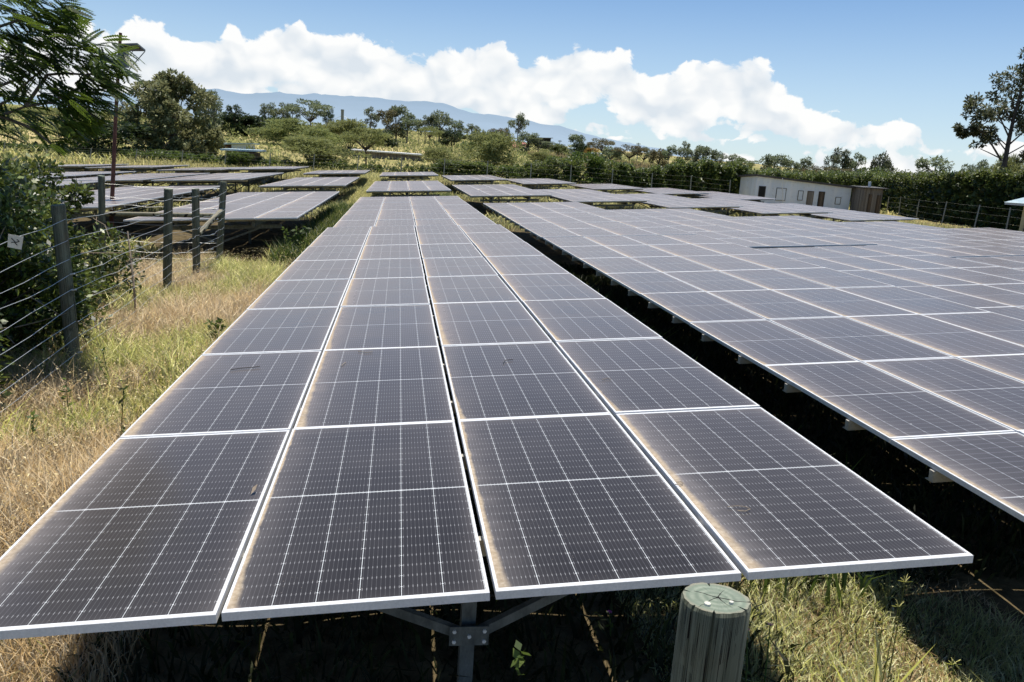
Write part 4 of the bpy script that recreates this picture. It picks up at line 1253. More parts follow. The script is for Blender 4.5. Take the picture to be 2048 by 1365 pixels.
    P = scatter(16000, 26, 66, 96, 168, rg, lambda x, y: (np.abs(np.mod(x * .96 + y * .28, .9)) < .3))
    blades('maize_field', P, rg.uniform(1.2, 2.1, len(P)), rg.uniform(.06, .2, len(P)), L_MAIZE, 'dry tan maize stalks standing in the field right of centre', rg, .35)


build_grass()


def weed_plant(name, x, y, h, n, mat, label, seed, leaf=.05, cat='weed', flower=None, stems=1, group=None):
    rg = np.random.default_rng(seed)
    z = th(x, y)
    root = thing(name, label, cat, (x, y, z), 0, group)
    m = MB(); Q = []; tips = []
    for s in range(stems):
        d = rg.normal(0, .10 + .12 * (stems > 1), 2) * h
        pts = [(0, 0, -.03), (d[0] * .4, d[1] * .4, h * .5), (d[0], d[1], h * rg.uniform(.85, 1))]
        m.tube(pts, [.006, .005, .003], 5); tips.append(pts[-1])
        for k in range(n):
            t = rg.uniform(.12, 1.0)
            p = np.array([d[0] * t, d[1] * t, h * t]); a = rg.uniform(0, 6.28)
            Q.append((p, (math.cos(a), math.sin(a), rg.uniform(-.2, .6))))
    m.build('stem', [mat], root)
    P = np.array([q[0] for q in Q]); ax = np.array([q[1] for q in Q])
    obj('leaves', quads_mesh('leaves', leaf_quads(P, leaf * rg.uniform(.6, 1.3, len(P)), rg, .5, .6, ax), [mat]), root)
    if flower:
        f = MB()
        for t in tips:
            for k in range(7):
                a = k * .9
                f.add([t, (t[0] + .014 * math.cos(a - .3), t[1] + .014 * math.sin(a - .3), t[2] + .008), (t[0] + .02 * math.cos(a), t[1] + .02 * math.sin(a), t[2] + .004), (t[0] + .014 * math.cos(a + .3), t[1] + .014 * math.sin(a + .3), t[2] + .008)], [(0, 1, 2, 3)])
        f.build('flowers', [flower], root)
    return root


def gp(px, py, z=0.0):
    d = RW.T @ np.array([(px - CX) / F, (py - CY) / F, 1.0]); s = (z - CAM[2]) / d[2]
    return CAM + s * d


M_PINK = mat_mottled('pink_petal', (.55, .06, .40), (.70, .15, .55), 10, .6, 0, (1, 1, 1), 0)
M_CREAM = mat_mottled('cream_petal', (.65, .62, .5), (.8, .78, .68), 10, .6, 0, (1, 1, 1), 0)
w0 = at(240, 860, 4.6); weed_plant('tall_weed', w0[0], 4.6, .80, 34, L_WEED, 'tall leafy weed stem beside the left edge of the central table', 1, .06)
w0 = at(128, 690, 5.6); weed_plant('tall_weed', w0[0], 5.6, .55, 30, L_WEED, 'leafy climbing weed at the foot of the nearest fence post', 2, .07)
w0 = at(60, 860, 4.8); weed_plant('tall_weed', w0[0], 4.8, .45, 26, L_WEED, 'low leafy weed in the dry grass at the left edge', 3, .06)
w0 = at(430, 640, 9.0); weed_plant('leafy_weed', w0[0], 9.0, .5, 40, L_WEED, 'bushy green weed against the left edge of the central table', 4, .09, stems=3)
w0 = at(220, 705, 6.6); weed_plant('flowering_weed', w0[0], 6.6, .55, 12, L_WEED, 'pale flowering weed in the grass right of the nearest fence post', 5, .05, flower=M_CREAM, stems=2)
w0 = at(590, 480, 17.5); weed_plant('leafy_weed', w0[0], 17.5, 1.0, 60, L_WEED, 'tall green weed below the corner of the nearest left table', 6, .12, stems=4)
# foreground seedling, seen sunlit between shadows
SEED = at(1042, 1284, -.30)
SH = float(SEED[2] - th(SEED[0], -.30))
weed_plant('seedling', SEED[0], -.30, SH * .97, 3, L_WEED, 'small bright seedling below the front edge of the central table', 8, .05)
rgs = np.random.default_rng(9)
sd = bpy.data.objects['seedling']
zz = SH * .97 - np.array([0, 0, .015, .015, .04, .04, .07, .07, .10, .10, .02, .05])
Pq = np.c_[np.zeros(12), np.zeros(12), zz]; aq = np.array([[math.cos(a), math.sin(a), .55] for a in np.arange(12) * 2.2])
obj('top_leaves', quads_mesh('top_leaves', leaf_quads(Pq, .055, rgs, .55, .8, aq), [L_WEED]), sd)
for i, (px, py, Y) in enumerate([(1512, 1252, .95), (1547, 1258, .98), (1230, 1206, 1.5)]):
    p = at(px, py, Y)
    weed_plant('pink_flower', p[0], Y, max(.08, p[2] - th(p[0], Y)), 6, L_WEED, ['pink flower in the grass, nearest the round post', 'pink flower just right of the other one near the post', 'lone pink flower in the shade below the central table'][i], 20 + i, .035, 'flower', M_PINK)


def seedhead_grass():
    for i, (px, py, Y) in enumerate([(1810, 1165, .9), (1797, 1215, .8), (1765, 1245, .7), (1905, 1330, .3)]):
        p = at(px, py, Y); x = p[0]; z0 = th(x, Y); H = p[2] - z0
        root = thing('finger_grass', ['tall finger grass stalk with a spread seed head, highest of the four', 'finger grass with a fan shaped seed head below the tallest one', 'finger grass stalk bending left at the edge of the shade', 'low finger grass stalk at the bottom right'][i], 'grass stalk', (x, Y, z0))
        rg = np.random.default_rng(i)
        m = MB(); b = rg.normal(0, .03, 2)
        m.tube([(b[0] * 2, b[1] * 2, -.02), (b[0], b[1], H * .5), (0, 0, H)], [.0035, .003, .002], 5)
        m.build('stem', [L_GRASSG], root)
        h = MB()
        for k in range(7):
            a = -1.4 + 2.8 * k / 6
            e = (math.sin(a) * .042, rg.normal(0, .012), H + math.cos(a) * .05)
            h.tube([(0, 0, H), (e[0] * .5, e[1] * .5, H + (e[2] - H) * .6), e], [.0013, .0016, .0009], 4)
        h.build('seed_head', [L_GRASSG], root)
        Q = []
        P = np.array([[b[0] * 1.5, b[1] * 1.5, 0.02]] * 6); ax = np.array([[rg.normal(0, 1), rg.normal(0, 1), .9] for _ in range(6)])
        obj('leaves', quads_mesh('leaves', leaf_quads(P, H * .6, rg, .05, .4, ax), [L_GRASSG]), root)


seedhead_grass()

# ------------------------------------------------------------------ round post in the foreground
def post_mesh(r, H, seed, mat, n=40, rough=.004, name='post', cracks=()):
    rg = np.random.default_rng(seed)
    ph = rg.uniform(0, 6.28, 4)
    zs = [-.3, .05, H * .3, H * .45, H * .6, H * .72, H * .8, H * .88, H * .95, H - .008, H]
    V = []
    for i, z in enumerate(zs):
        for k in range(n):
            a = 2 * math.pi * k / n
            kk = 0
            for (a0, z0_, z1_, dp, wd) in cracks:
                da = (a - a0 - .05 * math.sin(z * 4 + a0) + math.pi) % (2 * math.pi) - math.pi
                if z0_ * H <= z <= z1_ * H + .01: kk = max(kk, dp * max(0, 1 - abs(da) / wd))
            rr = -kk + r * (1 + .018 * math.sin(2 * a + ph[0]) + .014 * math.sin(3 * a + ph[1] + z) + .008 * math.sin(7 * a + ph[2])) * (1.03 - .03 * z / H)
            if i == len(zs) - 1: rr -= .0035 + .0015 * math.sin(11 * a) * math.sin(5 * a)
            V.append((rr * math.cos(a), rr * math.sin(a), z + (.006 * math.sin(a + ph[3]) if i >= len(zs) - 2 else 0)))
    fs = []
    for i in range(len(zs) - 1):
        for k in range(n):
            a = i * n + k; b = i * n + (k + 1) % n
            fs.append((a, b, b + n, a + n))
    fs.append(tuple(range((len(zs) - 1) * n, len(zs) * n)))
    return MB().add(V, fs).mesh(name, [mat], 'sides')


def fg_post():
    d = RW.T @ np.array([(1432 - CX) / F, (1196 - CY) / F, 1.0])
    c = CAM + d * 1.74
    z0 = th(c[0], c[1])
    root = thing('wooden_post', 'thick weathered round wooden post with a cracked sawn top in the foreground', 'post', (c[0], c[1], z0))
    o = obj('post_shaft', post_mesh(.0765, c[2] - z0, 3, M_POST, 220, name='post_shaft', cracks=[(-.95 - .4, 0, 1, .026, .045), (-2.0 - .4, 0, 1, .016, .035), (-1.5 - .4, 0, .9, .010, .03), (-.35 - .4, .3, 1, .012, .03), (-2.6 - .4, .2, 1, .010, .03), (1.0, 0, 1, .02, .04), (2.2, 0, 1, .02, .04)]), root)
    o.rotation_euler = (.0, .0, .4)
    rg = np.random.default_rng(4)
    H = c[2] - z0
    for i, (x, y, r) in enumerate(((-.034, -.034, .009), (.022, -.03, .006))):
        m = MB(); m.tube([(x, y, H - .006), (x, y, H + .0085)], [r, r * .8], 9)
        q = m.build('resin_spot', [M_CREAM], root)


fg_post()

# ------------------------------------------------------------------ wire fence on the left
def wire(mb, a, b, sag, r, n=7, jit=0.0, rg=None):
    a = np.array(a, float); b = np.array(b, float)
    pts = []
    for i in range(n + 1):
        t = i / n
        p = a + (b - a) * t; p[2] -= sag * 4 * t * (1 - t)
        if rg is not None and 0 < i < n: p += rg.normal(0, jit, 3)
        pts.append(p)
    mb.tube(pts, r, 4, cap=False)


def left_fence():
    rg = np.random.default_rng(2)
    root_p = at(140, 770, 6.9); org = np.array([root_p[0], 6.9, th(root_p[0], 6.9)])
    root = thing('wire_fence', 'rustic fence of round grey posts and many wires along the left grass strip', 'fence', tuple(org))
    tops = []; bases = []
    spec = [(116, 410, 139, 7.3, .078), (337, 378, 333, 12.9, .077), (391, 378, 393, 14.4, .074), (447, 364, 437, 16.7, .074), (203, 352, 206, 16.1, .072)]
    for i, (tx, ty, bx, Y, r) in enumerate(spec):
        t = at(tx, ty, Y); b = at(bx, 560, Y); b = np.array([b[0], Y, th(b[0], Y)])
        tops.append(t); bases.append(b)
        H = float(np.linalg.norm(t - b))
        p = obj('fence_post', post_mesh(r, H, 10 + i, M_POSTD, 20, name='fence_post'), root, tuple(b - org))
        d = Vector(t - b).normalized()
        p.rotation_euler = Vector((0, 0, 1)).rotation_difference(d).to_euler()
    # unseen next post towards the camera carries the wires out of the frame
    nxt_b = np.array([bases[0][0] + .35, 1.2, th(-3.9, 1.2)]); nxt_t = nxt_b + [-.05, 0, 1.95]
    p = obj('fence_post', post_mesh(.075, 1.95, 30, M_POSTD, 20, name='fence_post'), root, tuple(nxt_b - org))
    def on(i, f):
        return bases[i] + (tops[i] - bases[i]) * f
    fr = [.17, .26, .35, .44, .53, .62, .71, .80, .92]
    for k, f in enumerate(fr):
        for (a, b) in ((nxt_b + (nxt_t - nxt_b) * f, on(0, f)), (on(0, f), on(1, f)), (on(1, f), on(2, f)), (on(2, f), on(3, f)), (on(3, f), on(4, f))):
            m = MB(); off = np.array([.075, -.02, rg.normal(0, .012)])
            wire(m, a + off - org, b + off - org, .01 + .045 * rg.random(), .0028, 9, .010, rg)
            m.build('wire', [M_WIRE], root)
    MB().tube([on(4, .62) - org, on(3, .64) - org], [.052, .055], 10).build('rail', [M_POST], root)
    MB().tube([on(2, .55) + [.05, 0, 0] - org, on(3, .70) + [0, -.02, 0] - org], [.055, .058], 10).build('brace', [M_POST], root)
    for f in (.92, .83, .71, .60, .44, .36, .28):
        q = on(3, f) + np.array([-.16, -.12, 0]) - org
        MB().tube([q + [-.03, 0, -.012], q + [.02, 0, .004], q + [.045, 0, .012]], [.010, .02, .009], 7).build('insulator', [M_WHITE], root)
    for f in (.17, .53, .62):
        q = on(0, f) + np.array([.085, -.06, 0]) - org
        MB().tube([q, q + [.05, -.01, .015]], [.010, .012], 6).build('insulator', [M_WHITE], root)
    # stay wires of the corner
    for e in ((262, 470), (300, 505)):
        m = MB(); wire(m, on(4, .5) - org, at(e[0], e[1], 15.0) - org, 0, .003, 3); m.build('stay_wire', [M_WIRE], root)
    # dead stake hanging in the fence
    s0 = at(255, 463, 10.6); s1 = at(262, 520, 10.4); s2 = at(268, 575, 10.2)
    st = thing('dead_stake', 'crooked pale dead stick standing in the wires left of the middle posts', 'stick', (s2[0], 10.2, th(s2[0], 10.2)))
    o2 = np.array(st.location)
    MB().tube([np.array([s2[0] + .03, 10.15, o2[2] - .05]) - o2, s2 - o2, s1 - o2, s0 - o2], [.018, .018, .016, .011], 6).build('stick', [M_TWIG], st)
    MB().tube([s1 - o2, s1 + [.12, 0, .05] - o2], [.009, .004], 5).build('side_twig', [M_TWIG], st)
    # small warning plate tied to the wires
    c = at(31, 484, 5.2)
    sg = thing('warning_sign', 'small faded pale warning plate with a dark mark hanging on the fence wires', 'sign', tuple(c))
    sz = .062
    pl = MB().hexa([(-sz, -.002, -sz), (sz * .9, -.002, -sz * 1.05), (sz * .9, .002, -sz * 1.05), (-sz, .002, -sz), (-sz * 1.05, -.002, sz), (sz, -.002, sz * .95), (sz, .002, sz * .95), (-sz * 1.05, .002, sz)])
    pl.build('plate', [M_CREAM], sg)
    mk = MB()
    for a, b in (((-.036, .028), (.004, -.006)), ((.004, -.006), (.034, .012)), ((-.010, -.004), (.020, -.030)), ((-.034, -.012), (-.012, -.006)), ((.010, .024), (.026, .016))):
        mk.bar((a[0], -.004, a[1]), (b[0], -.004, b[1]), .002, .008, up=(0, 0, 1))
    mk.build('mark', [M_DARK], sg)
    sg.rotation_euler = (0, .15, .1)


left_fence()


def lamp_pole():
    Y = 24.0
    b = at(222, 440, Y); z0 = th(b[0], Y)
    o = np.array([b[0], Y, z0])
    root = thing('street_lamp', 'rusty leaning lamp pole with a flat panel head behind the corner fence', 'street lamp', tuple(o))
    W = lambda px, py, dy=0: at(px, py, Y + dy) - o
    MB().tube([(0, 0, -.2), W(223, 430), W(231, 240), W(241, 66)], [.07, .065, .055, .045], 10).build('pole', [M_RUST], root)
    pts = [W(238, 91, -.3), W(275, 90, -.3), W(291, 103, .35), W(250, 103, .35)]
    v = [p for p in pts] + [p + np.array([0, 0, .05]) for p in pts]
    MB().hexa(v).build('lamp_panel', [M_GALV], root)
    MB().tube([W(290, 103), W(262, 135), W(250, 150)], .015, 5).build('stay', [M_GALV], root)
    MB().tube([W(266, 102), W(252, 125)], .012, 5).build('stay', [M_GALV], root)
    q = W(247, 118)
    MB().box(q[0] - .12, q[0] + .12, -.12, .12, q[2] - .25, q[2] + .25).build('battery_box', [M_GALV], root)
    MB().bar(W(238, 97), W(280, 96), .04, .04).build('arm', [M_RUST], root)


lamp_pole()


# ------------------------------------------------------------------ far fences
def post_fence(label, spec, matp, Yfun=None, wires=5, extra=None, r=.055):
    o = None; root = None; pts = []
    for (tx, ty, bx, Y) in spec:
        t = at(tx, ty, Y); b = at(bx, ty + 40, Y); b = np.array([b[0], Y, th(b[0], Y)])
        if root is None:
            o = b.copy(); root = thing('post_and_wire_fence', label, 'fence', tuple(o))
        pts.append((b - o, t - o))
        MB().tube([b - o + [0, 0, -.2], t - o], [r, r * .9], 7).build('fence_post', [matp], root)
    for k in range(wires):
        f = .15 + .8 * k / max(1, wires - 1)
        m = MB()
        for (b0, t0), (b1, t1) in zip(pts[:-1], pts[1:]):
            wire(m, b0 + (t0 - b0) * f, b1 + (t1 - b1) * f, .02, .004, 2)
        m.build('wire', [M_CONC], root)
    return root


post_fence('line of thin concrete posts with wires behind the farthest tables', [(x, y, x - 3, 75.) for x, y in
           ((10, 286), (96, 292), (183, 297), (274, 299), (366, 301), (452, 305), (541, 307), (629, 309), (717, 311), (804, 314), (890, 317), (976, 322), (1063, 327), (1143, 330), (1226, 338), (1305, 346), (1383, 351), (1461, 360))], M_CONC)
post_fence('line of leaning green posts in front of the dark right hedge', [(1778, 394, 1772, 80.), (1802, 394, 1797, 77.), (1839, 399, 1832, 69.), (1894, 403, 1884, 61.), (1960, 410, 1949, 55.), (2021, 416, 2013, 50.), (2120, 425, 2108, 44.)], M_CONC, wires=4)

# ------------------------------------------------------------------ buildings
def mat_corrugated(name, a, b, pitch=.09, rough=.55, metal=.1):
    m, n, out = material(name)
    p = n.coord(); x, y, z = n.sep(p)
    st = n.noise(n.scale(p, 2.2, 2.2, .25), 1.0, 5, .6)
    c = n.mix(st.map(.35, .65), a, b)
    pan = ((x + y) / .76)._op('FLOOR')
    wn = n.node('ShaderNodeTexWhiteNoise'); wn.noise_dimensions = '1D'; n.set(wn.inputs['W'], pan)
    c = n.mix(E(n.nt, wn.outputs[0]).map(0, 1, 0, .22), c, tuple(v * .6 for v in a))
    c = n.mix(n.noise(p, 3, 4).map(.58, .72, 0, .3), c, (.20, .15, .11))
    wv = (((x + y) * (6.283 / pitch)).sin())
    c = n.mix(wv.map(-1, 1, .14, 0), c, tuple(v * .45 for v in a))
    pbr(n, out, c, rough, metal, n.bump(wv, .6, .02), .3)
    return m


def mat_planks(name, a, b, pitch=.16):
    m, n, out = material(name)
    p = n.coord(); x, y, z = n.sep(p)
    k = ((x + y) / pitch)._op('FLOOR')
    wn = n.node('ShaderNodeTexWhiteNoise'); wn.noise_dimensions = '1D'; n.set(wn.inputs['W'], k)
    g = n.noise(n.scale(p, 18, 18, 1), 1.0, 4, .6)
    c = n.mix((g * .6 + E(n.nt, wn.outputs[0]) * .5).map(.25, .8), a, b)
    gap = ((x + y).mod(pitch)).lt(.012)
    c = n.mix(gap, c, (.02, .016, .012))
    pbr(n, out, c, .9, 0, n.bump(g, .3, .01), .1)
    return m


M_TIN = mat_corrugated('white_corrugated_iron', (.84, .91, .98), (.94, .97, 1.0))
M_TINROOF = mat_corrugated('dull_tin_roof', (.07, .065, .06), (.14, .13, .12))
M_BLUEROOF = mat_corrugated('pale_blue_roof', (.38, .52, .58), (.58, .68, .70), .15)
M_PLANK = mat_planks('grey_planks', (.13, .115, .095), (.27, .24, .205))
M_PLANKD = mat_planks('dark_planks', (.07, .052, .038), (.17, .13, .095), .12)
M_BRICKR = mat_mottled('red_earth_wall', (.12, .06, .045), (.22, .12, .09), 3, .9)
M_REDROOF = mat_mottled('red_roof', (.38, .13, .08), (.52, .22, .14), 3, .7)
M_CREAMW = mat_mottled('cream_wall', (.58, .47, .24), (.70, .58, .33), 2, .8)
M_WHITEW = mat_mottled('white_wall', (.62, .62, .60), (.74, .74, .72), 2, .8)


def prism(mb, A, B, C, D, zb, zt):
    """A,B,C,D ground corners ccw (xy), zb/zt lists of 4 heights"""
    P = [A, B, C, D]
    return mb.hexa([(P[i][0], P[i][1], zb[i]) for i in range(4)] + [(P[i][0], P[i][1], zt[i]) for i in range(4)])


def shed():
    Yf, Yb = 72.0, 77.5
    tl = at(1514, 352.5, Yf); tr = at(1703.5, 377, Yf); bl = at(1512, 404, Yf); br = at(1697.5, 423, Yf)
    tbl = at(1482, 354.5, Yb)
    o = np.array([tl[0], Yf, th(tl[0], Yf)])
    root = thing('corrugated_shed', 'long low white corrugated iron shed with a dark roof edge and several doors', 'shed', tuple(o))
    dx = tbl[0] - tl[0]
    xl, xr = tl[0], tr[0]
    m = MB()
    prism(m, (0, 0), (xr - xl, 0), (xr - xl + dx, Yb - Yf), (dx, Yb - Yf), [bl[2] - o[2] - .5] * 2 + [br[2] - o[2] - .6] * 2, [tl[2] - o[2], tr[2] - o[2], tr[2] - o[2] - .1, tbl[2] - o[2]])
    m.build('wall', [M_TIN], root)
    r = MB(); e = .28; t = .17
    za, zb_, zc, zd = tl[2] - o[2] + .012, tr[2] - o[2] + .012, tr[2] - o[2] - .085, tbl[2] - o[2] + .012
    r.hexa([(-e, -e, za), (xr - xl + e, -e, zb_), (xr - xl + dx + e, Yb - Yf + e, zc), (dx - e, Yb - Yf + e, zd), (-e, -e, za + t), (xr - xl + e, -e, zb_ + t), (xr - xl + dx + e, Yb - Yf + e, zc + t), (dx - e, Yb - Yf + e, zd + t)])
    r.build('roof', [M_TINROOF], root)
    def panel(x0, y0, x1, y1, name, mat, prod=.03, frame=None):
        a = at(x0, y1, Yf) - o; b = at(x1, y0, Yf) - o
        q = MB().box(a[0], b[0], -prod, -.004, a[2], b[2]).build(name, [mat], root)
        if frame:
            f = MB(); w = .05
            f.box(a[0] - w, a[0], -prod - .02, -.003, a[2] - w, b[2] + w).box(b[0], b[0] + w, -prod - .02, -.003, a[2] - w, b[2] + w)
            f.box(a[0], b[0], -prod - .02, -.003, b[2], b[2] + w).box(a[0], b[0], -prod - .02, -.003, a[2] - w, a[2])
            f.build('frame', [frame], q)
        return q
    panel(1516, 374, 1531, 396, 'door', M_DARK, .02, M_TINROOF)  # near-black slab painted as the shade inside the doorway
    panel(1551, 378, 1572, 400, 'window', M_TIN, .03, M_TINROOF)
    panel(1595, 383, 1606, 400, 'window', M_TIN, .03, M_TINROOF)
    panel(1612, 384, 1627, 412, 'door', M_PLANK, .03, M_PLANKD)
    panel(1634, 385, 1649, 416, 'door', M_PLANKD, .03, M_DARK)
    panel(1670, 396, 1681, 408, 'window', M_TIN, .03, M_TINROOF)
    # outhouse next to it
    Y2 = 70.0
    a = at(1729, 377, Y2); b = at(1767, 379, Y2); bb = at(1762, 428, Y2); al = at(1706, 374, Y2 + 2.4)
    o2 = np.array([a[0], Y2, th(a[0], Y2)])
    r2 = thing('outhouse', 'small grey plank outhouse with two doors at the right end of the white shed', 'outhouse', tuple(o2))
    w = b[0] - a[0]; dxl = al[0] - a[0]
    zb0 = bb[2] - o2[2] - .4
    prism(MB(), (0, 0), (w, 0), (w + dxl, 2.4), (dxl, 2.4), [zb0] * 4, [a[2] - o2[2], b[2] - o2[2], b[2] - o2[2] + .1, al[2] - o2[2]]).build('wall', [M_PLANK], r2)
    q = MB(); e = .25
    q.hexa([(-e, -e, a[2] - o2[2] + .012), (w + e + .2, -e, b[2] - o2[2] + .012), (w + dxl + e, 2.7, b[2] - o2[2] + .115), (dxl - e, 2.7, al[2] - o2[2] + .012),
            (-e, -e, a[2] - o2[2] + .10), (w + e + .2, -e, b[2] - o2[2] + .10), (w + dxl + e, 2.7, b[2] - o2[2] + .2), (dxl - e, 2.7, al[2] - o2[2] + .10)])
    q.build('roof', [M_TINROOF], r2)
    for x0, x1, y0, y1 in ((1732, 1744.5, 389, 424), (1748.5, 1762, 391, 427)):
        p = at(x0, y1, Y2) - o2; s = at(x1, y0, Y2) - o2
        MB().box(p[0], s[0], -.04, -.004, p[2], s[2]).build('door', [M_PLANKD], r2)
    c0 = at(1739, 376, Y2 + 1.2); c1 = at(1739.5, 364, Y2 + 1.2)
    pp = MB().tube([c0 - o2 - np.array([0, 0, .2]), c1 - o2], .14, 9).build('vent_pipe', [M_WHITE], r2)
    # thin white pole leaning in front of the shed
    t = at(1565, 357, 68.); bq = at(1569, 405, 68.); z0 = th(bq[0], 68.)
    pr = thing('thin_pole', 'thin pale metal pole leaning in front of the white shed', 'pole', (bq[0], 68., z0))
    MB().tube([(0, 0, -.1), t - np.array([bq[0], 68., z0])], .035, 6).build('rod', [M_WHITE], pr)


shed()


def right_house():
    Y = 41.0
    e = at(2019, 410, Y)
    wl = at(2041, 440, Y); z0 = th(wl[0], Y)
    o = np.array([wl[0], Y, z0])
    root = thing('house', 'corner of a cream house with stone quoins and pale blue roof at right edge', 'house', tuple(o), -.78)
    ze = e[2] - z0
    MB().box(.02, 8, .02, 7, -.3, ze - .02).build('wall', [M_CREAMW], root)
    q = MB(); rg = np.random.default_rng(1)
    z = -.1
    while z < ze - .75:
        h = rg.uniform(.17, .24)
        q.box(.30 + rg.uniform(-.08, .08), 3, -.06 - rg.uniform(0, .04), .02, z, z + h - .025)
        z += h
    q.build('stone_quoins', [mat_mottled('rough_stone', (.05, .045, .042), (.13, .115, .105), 6, .95)], root)
    ov = e[0] - wl[0]
    r = MB().hexa([(ov, -.6, ze), (9, -.6, ze), (9, 7.6, ze), (ov, 7.6, ze), (ov, -.6, ze + .12), (9, -.6, ze + .12), (9, 7.6, ze + .12), (ov, 7.6, ze + .12)])
    r.build('eaves_board', [M_WHITEW], root)
    MB().hexa([(ov - .05, -.65, ze + .13), (9, -.65, ze + .13), (9, 7.65, ze + .13), (ov - .05, 7.65, ze + .13), (ov + 3.4, 3.2, ze + 1.5), (9, 3.2, ze + 1.5), (9, 3.8, ze + 1.5), (ov + 3.4, 3.8, ze + 1.5)]).build('roof', [M_BLUEROOF], root)


right_house()


def simple_house(name, label, cat, Y, x0, x1, ytop, ybase, wallm, roofm, roof_h=.35, depth=5., left_roof=None, opening=None, tilt_px=0):
    a = at(x0, ytop, Y); b = at(x1, ytop + tilt_px, Y); c = at((x0 + x1) / 2, ybase, Y)
    o = np.array([a[0], Y, c[2]])
    root = thing(name, label, cat, tuple(o))
    w = b[0] - a[0]; h0 = a[2] - c[2]; h1 = b[2] - c[2]
    prism(MB(), (0, 0), (w, 0), (w, depth), (0, depth), [-1.2] * 4, [h0, h1, h1 - .12, h0 - .12]).build('wall', [wallm], root)
    e = .5
    r = MB().hexa([(-e, -e, h0 + .01), (w + e, -e, h1 + .01), (w + e, depth + e, h1 + .03), (-e, depth + e, h0 + .03), (-e, -e, h0 + .16), (w + e, -e, h1 + .16), (w + e, depth + e, h1 + .10 + roof_h), (-e, depth + e, h0 + .10 + roof_h)])
    r.build('roof', [roofm], root)
    if opening:
        for (ox0, ox1, oy0, oy1) in opening:
            p = at(ox0, oy1, Y) - o; s = at(ox1, oy0, Y) - o
            MB().box(p[0], s[0], -.05, -.004, p[2], s[2]).build('opening', [M_DARK], root)  # dark slab on the wall, painted as the shade inside an opening
    return root


simple_house('low_shed', 'low shed with a bright blue white roof beside the large olive tree', 'shed', 104., 412, 462, 289, 306, M_BRICKR, M_BLUEROOF, .2, 5, opening=[(416, 440, 291, 300)], tilt_px=1)
simple_house('white_shed', 'small pale corrugated shed joined to the low blue roofed shed', 'shed', 103., 463, 499, 289, 304, M_TIN, M_BLUEROOF, .1, 4)
rr = at(390, 280, 105.); r3 = at(432, 288, 105.)
lr = thing('lean_to_roof', 'sloping bright roof sheet left of the low blue roofed shed', 'roof', (rr[0], 105., th(rr[0], 105.)))
dz_ = rr[2] - th(rr[0], 105.); w_ = r3[0] - rr[0]; d3 = r3[2] - th(rr[0], 105.)
MB().hexa([(0, 0, dz_ - .12), (w_, 0, d3 - .12), (w_, 4, d3), (0, 4, dz_), (0, 0, dz_), (w_, 0, d3), (w_, 4, d3 + .12), (0, 4, dz_ + .12)]).build('roof_sheet', [M_BLUEROOF], lr)
for sx_ in (.3, w_ - .3):
    MB().box(sx_ - .08, sx_ + .08, .4, .56, -.3, min(dz_, d3) - .1).build('roof_post', [M_PLANKD], lr)
simple_house('small_hut', 'small dark plank hut with a bright flat roof behind the left tables', 'hut', 77., 453, 510, 302, 330, M_PLANKD, M_BLUEROOF, .12, 3, tilt_px=2)
simple_house('long_shed', 'long low plank shed with a pale roof in the field behind the central tables', 'shed', 105., 710, 842, 302, 318, M_PLANK, M_WHITEW, .16, 5, tilt_px=10)
simple_house('red_roofed_house', 'far white house with a red roof on the slope', 'house', 205., 1031, 1053, 296, 306, M_WHITEW, M_REDROOF, 1.4, 6)
simple_house('frame_building', 'far unfinished dark concrete frame building in front of the mountain', 'building', 215., 1081, 1102, 277, 288, M_DARK, M_CONC, .1, 5)
simple_house('white_house', 'far low white house half hidden by the dark tree', 'house', 205., 1146, 1164, 299, 306, M_WHITEW, M_BLUEROOF, .4, 5)
simple_house('white_house', 'far white building behind the small orange tree', 'house', 190., 1186, 1206, 309, 317, M_WHITEW, M_BLUEROOF, .3, 5)


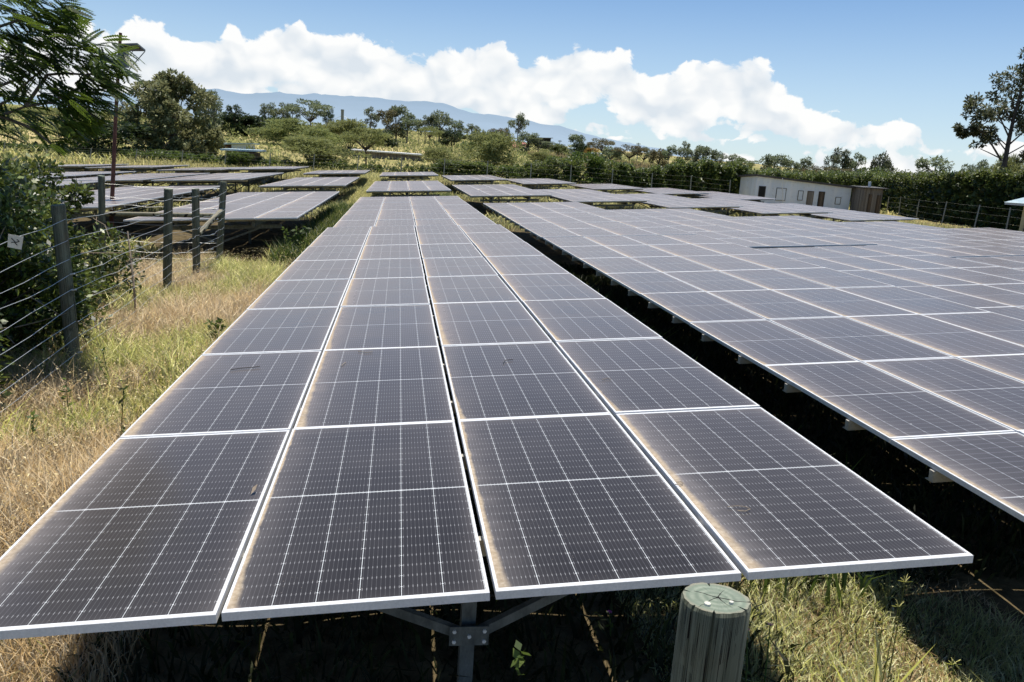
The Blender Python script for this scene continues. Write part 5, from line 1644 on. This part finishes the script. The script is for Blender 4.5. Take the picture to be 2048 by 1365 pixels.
def tower():
    Y = 230.
    b = at(684.5, 250, Y); t = at(684.5, 222, Y); z0 = th(b[0], Y)
    root = thing('chimney_tower', 'grey tower with stay cables sticking up in front of the mountain', 'tower', (b[0], Y, z0))
    h = t[2] - z0
    m = MB(); m.tube([(0, 0, -1), (0, 0, h)], [.42, .42], 10); m.build('shaft', [M_CONC], root)
    MB().tube([(0, 0, h - .05), (0, 0, h + .35)], [.5, .45], 10).build('cap', [M_CONC], root)
    for s in (-1, 1):
        MB().tube([(0, 0, h * .78), (s * 4.0, 0, h * .45)], .05, 4).build('stay_cable', [M_WIRE], root)
    for nm, lab, px, tp, Y2 in (('radio_mast', 'thin radio mast left of the lone leaning tree', 1018, 242, 230.), ('utility_pole', 'thin utility pole above the acacias of the maize field', 1277, 286, 180.), ('utility_pole', 'thin utility pole right of the frame building', 1120, 281, 210.)):
        q = at(px, tp, Y2); z1 = th(q[0], Y2)
        r = thing(nm, lab, 'mast', (q[0], Y2, z1))
        MB().tube([(0, 0, -.5), (0, 0, q[2] - z1)], [.13, .09], 6).build('pole', [M_CONC], r)
        for k in range(3):
            zz = (q[2] - z1) * (.97 - .03 * k)
            MB().bar((-.5, 0, zz), (.5, 0, zz), .07, .07).build('crossarm', [M_CONC], r)


tower()

# ------------------------------------------------------------------ small things lying on the central table
def on_table(px, py):
    """point of the central table's surface seen at a photo pixel"""
    d = RW.T @ np.array([(px - CX) / F, (py - CY) / F, 1.0])
    nrm = np.array([-ST, 0, CT]); p0 = np.array([.03, 0, G0 + .004])
    return CAM + d * (nrm @ (p0 - CAM)) / (nrm @ d)


def litter():
    def twig(name, label, pts, r, mat):
        P = [on_table(*q) for q in pts]; o = P[0]
        root = thing(name, label, 'twig' if name != 'straw_curl' else 'straw', tuple(o))
        MB().tube([p - o + np.array([0, 0, r + .001]) for p in P], r, 5).build('stalk', [mat], root, loc=(0, 0, 0))
    twig('dry_twig', 'thin dark twig lying across the left panel of the third row', [(460, 741), (480, 738), (505, 736), (520, 734)], .0035, M_BARK)
    twig('straw_curl', 'curled straw lying on the front right panel', [(1455, 1015), (1475, 1013), (1492, 1015), (1500, 1020), (1490, 1024), (1475, 1023)], .0022, M_TWIG)
    twig('straw_curl', 'small straw ring near the left edge of the front right panel', [(1352, 966), (1362, 965), (1366, 968), (1358, 972), (1350, 970)], .0022, M_TWIG)
    twig('straw_curl', 'bent straw on the second panel column in the third row', [(683, 733), (688, 728), (692, 726)], .003, M_TWIG)
    twig('dry_twig', 'pale twig near the top of the second panel in the third row', [(716, 704), (732, 706), (745, 705)], .003, M_TWIG)
    twig('dry_twig', 'thin bent twig on the third panel in the third row', [(1006, 728), (1010, 722), (1026, 720)], .0028, M_BARK)
    twig('straw_curl', 'tiny straw on the far right panel of the second row', [(1204, 761), (1215, 757), (1222, 760)], .0025, M_TWIG)
    c = on_table(507, 985)
    root = thing('dead_leaf', 'dead tan leaf caught in the gap between the two left front panels', 'leaf', tuple(c))
    v = [(-.008, -.03, .0), (.012, -.01, .02), (.016, .025, .035), (-.006, .012, .022)]
    MB().add(v, [(0, 1, 2), (0, 2, 3)]).build('blade', [M_TWIG], root)


litter()
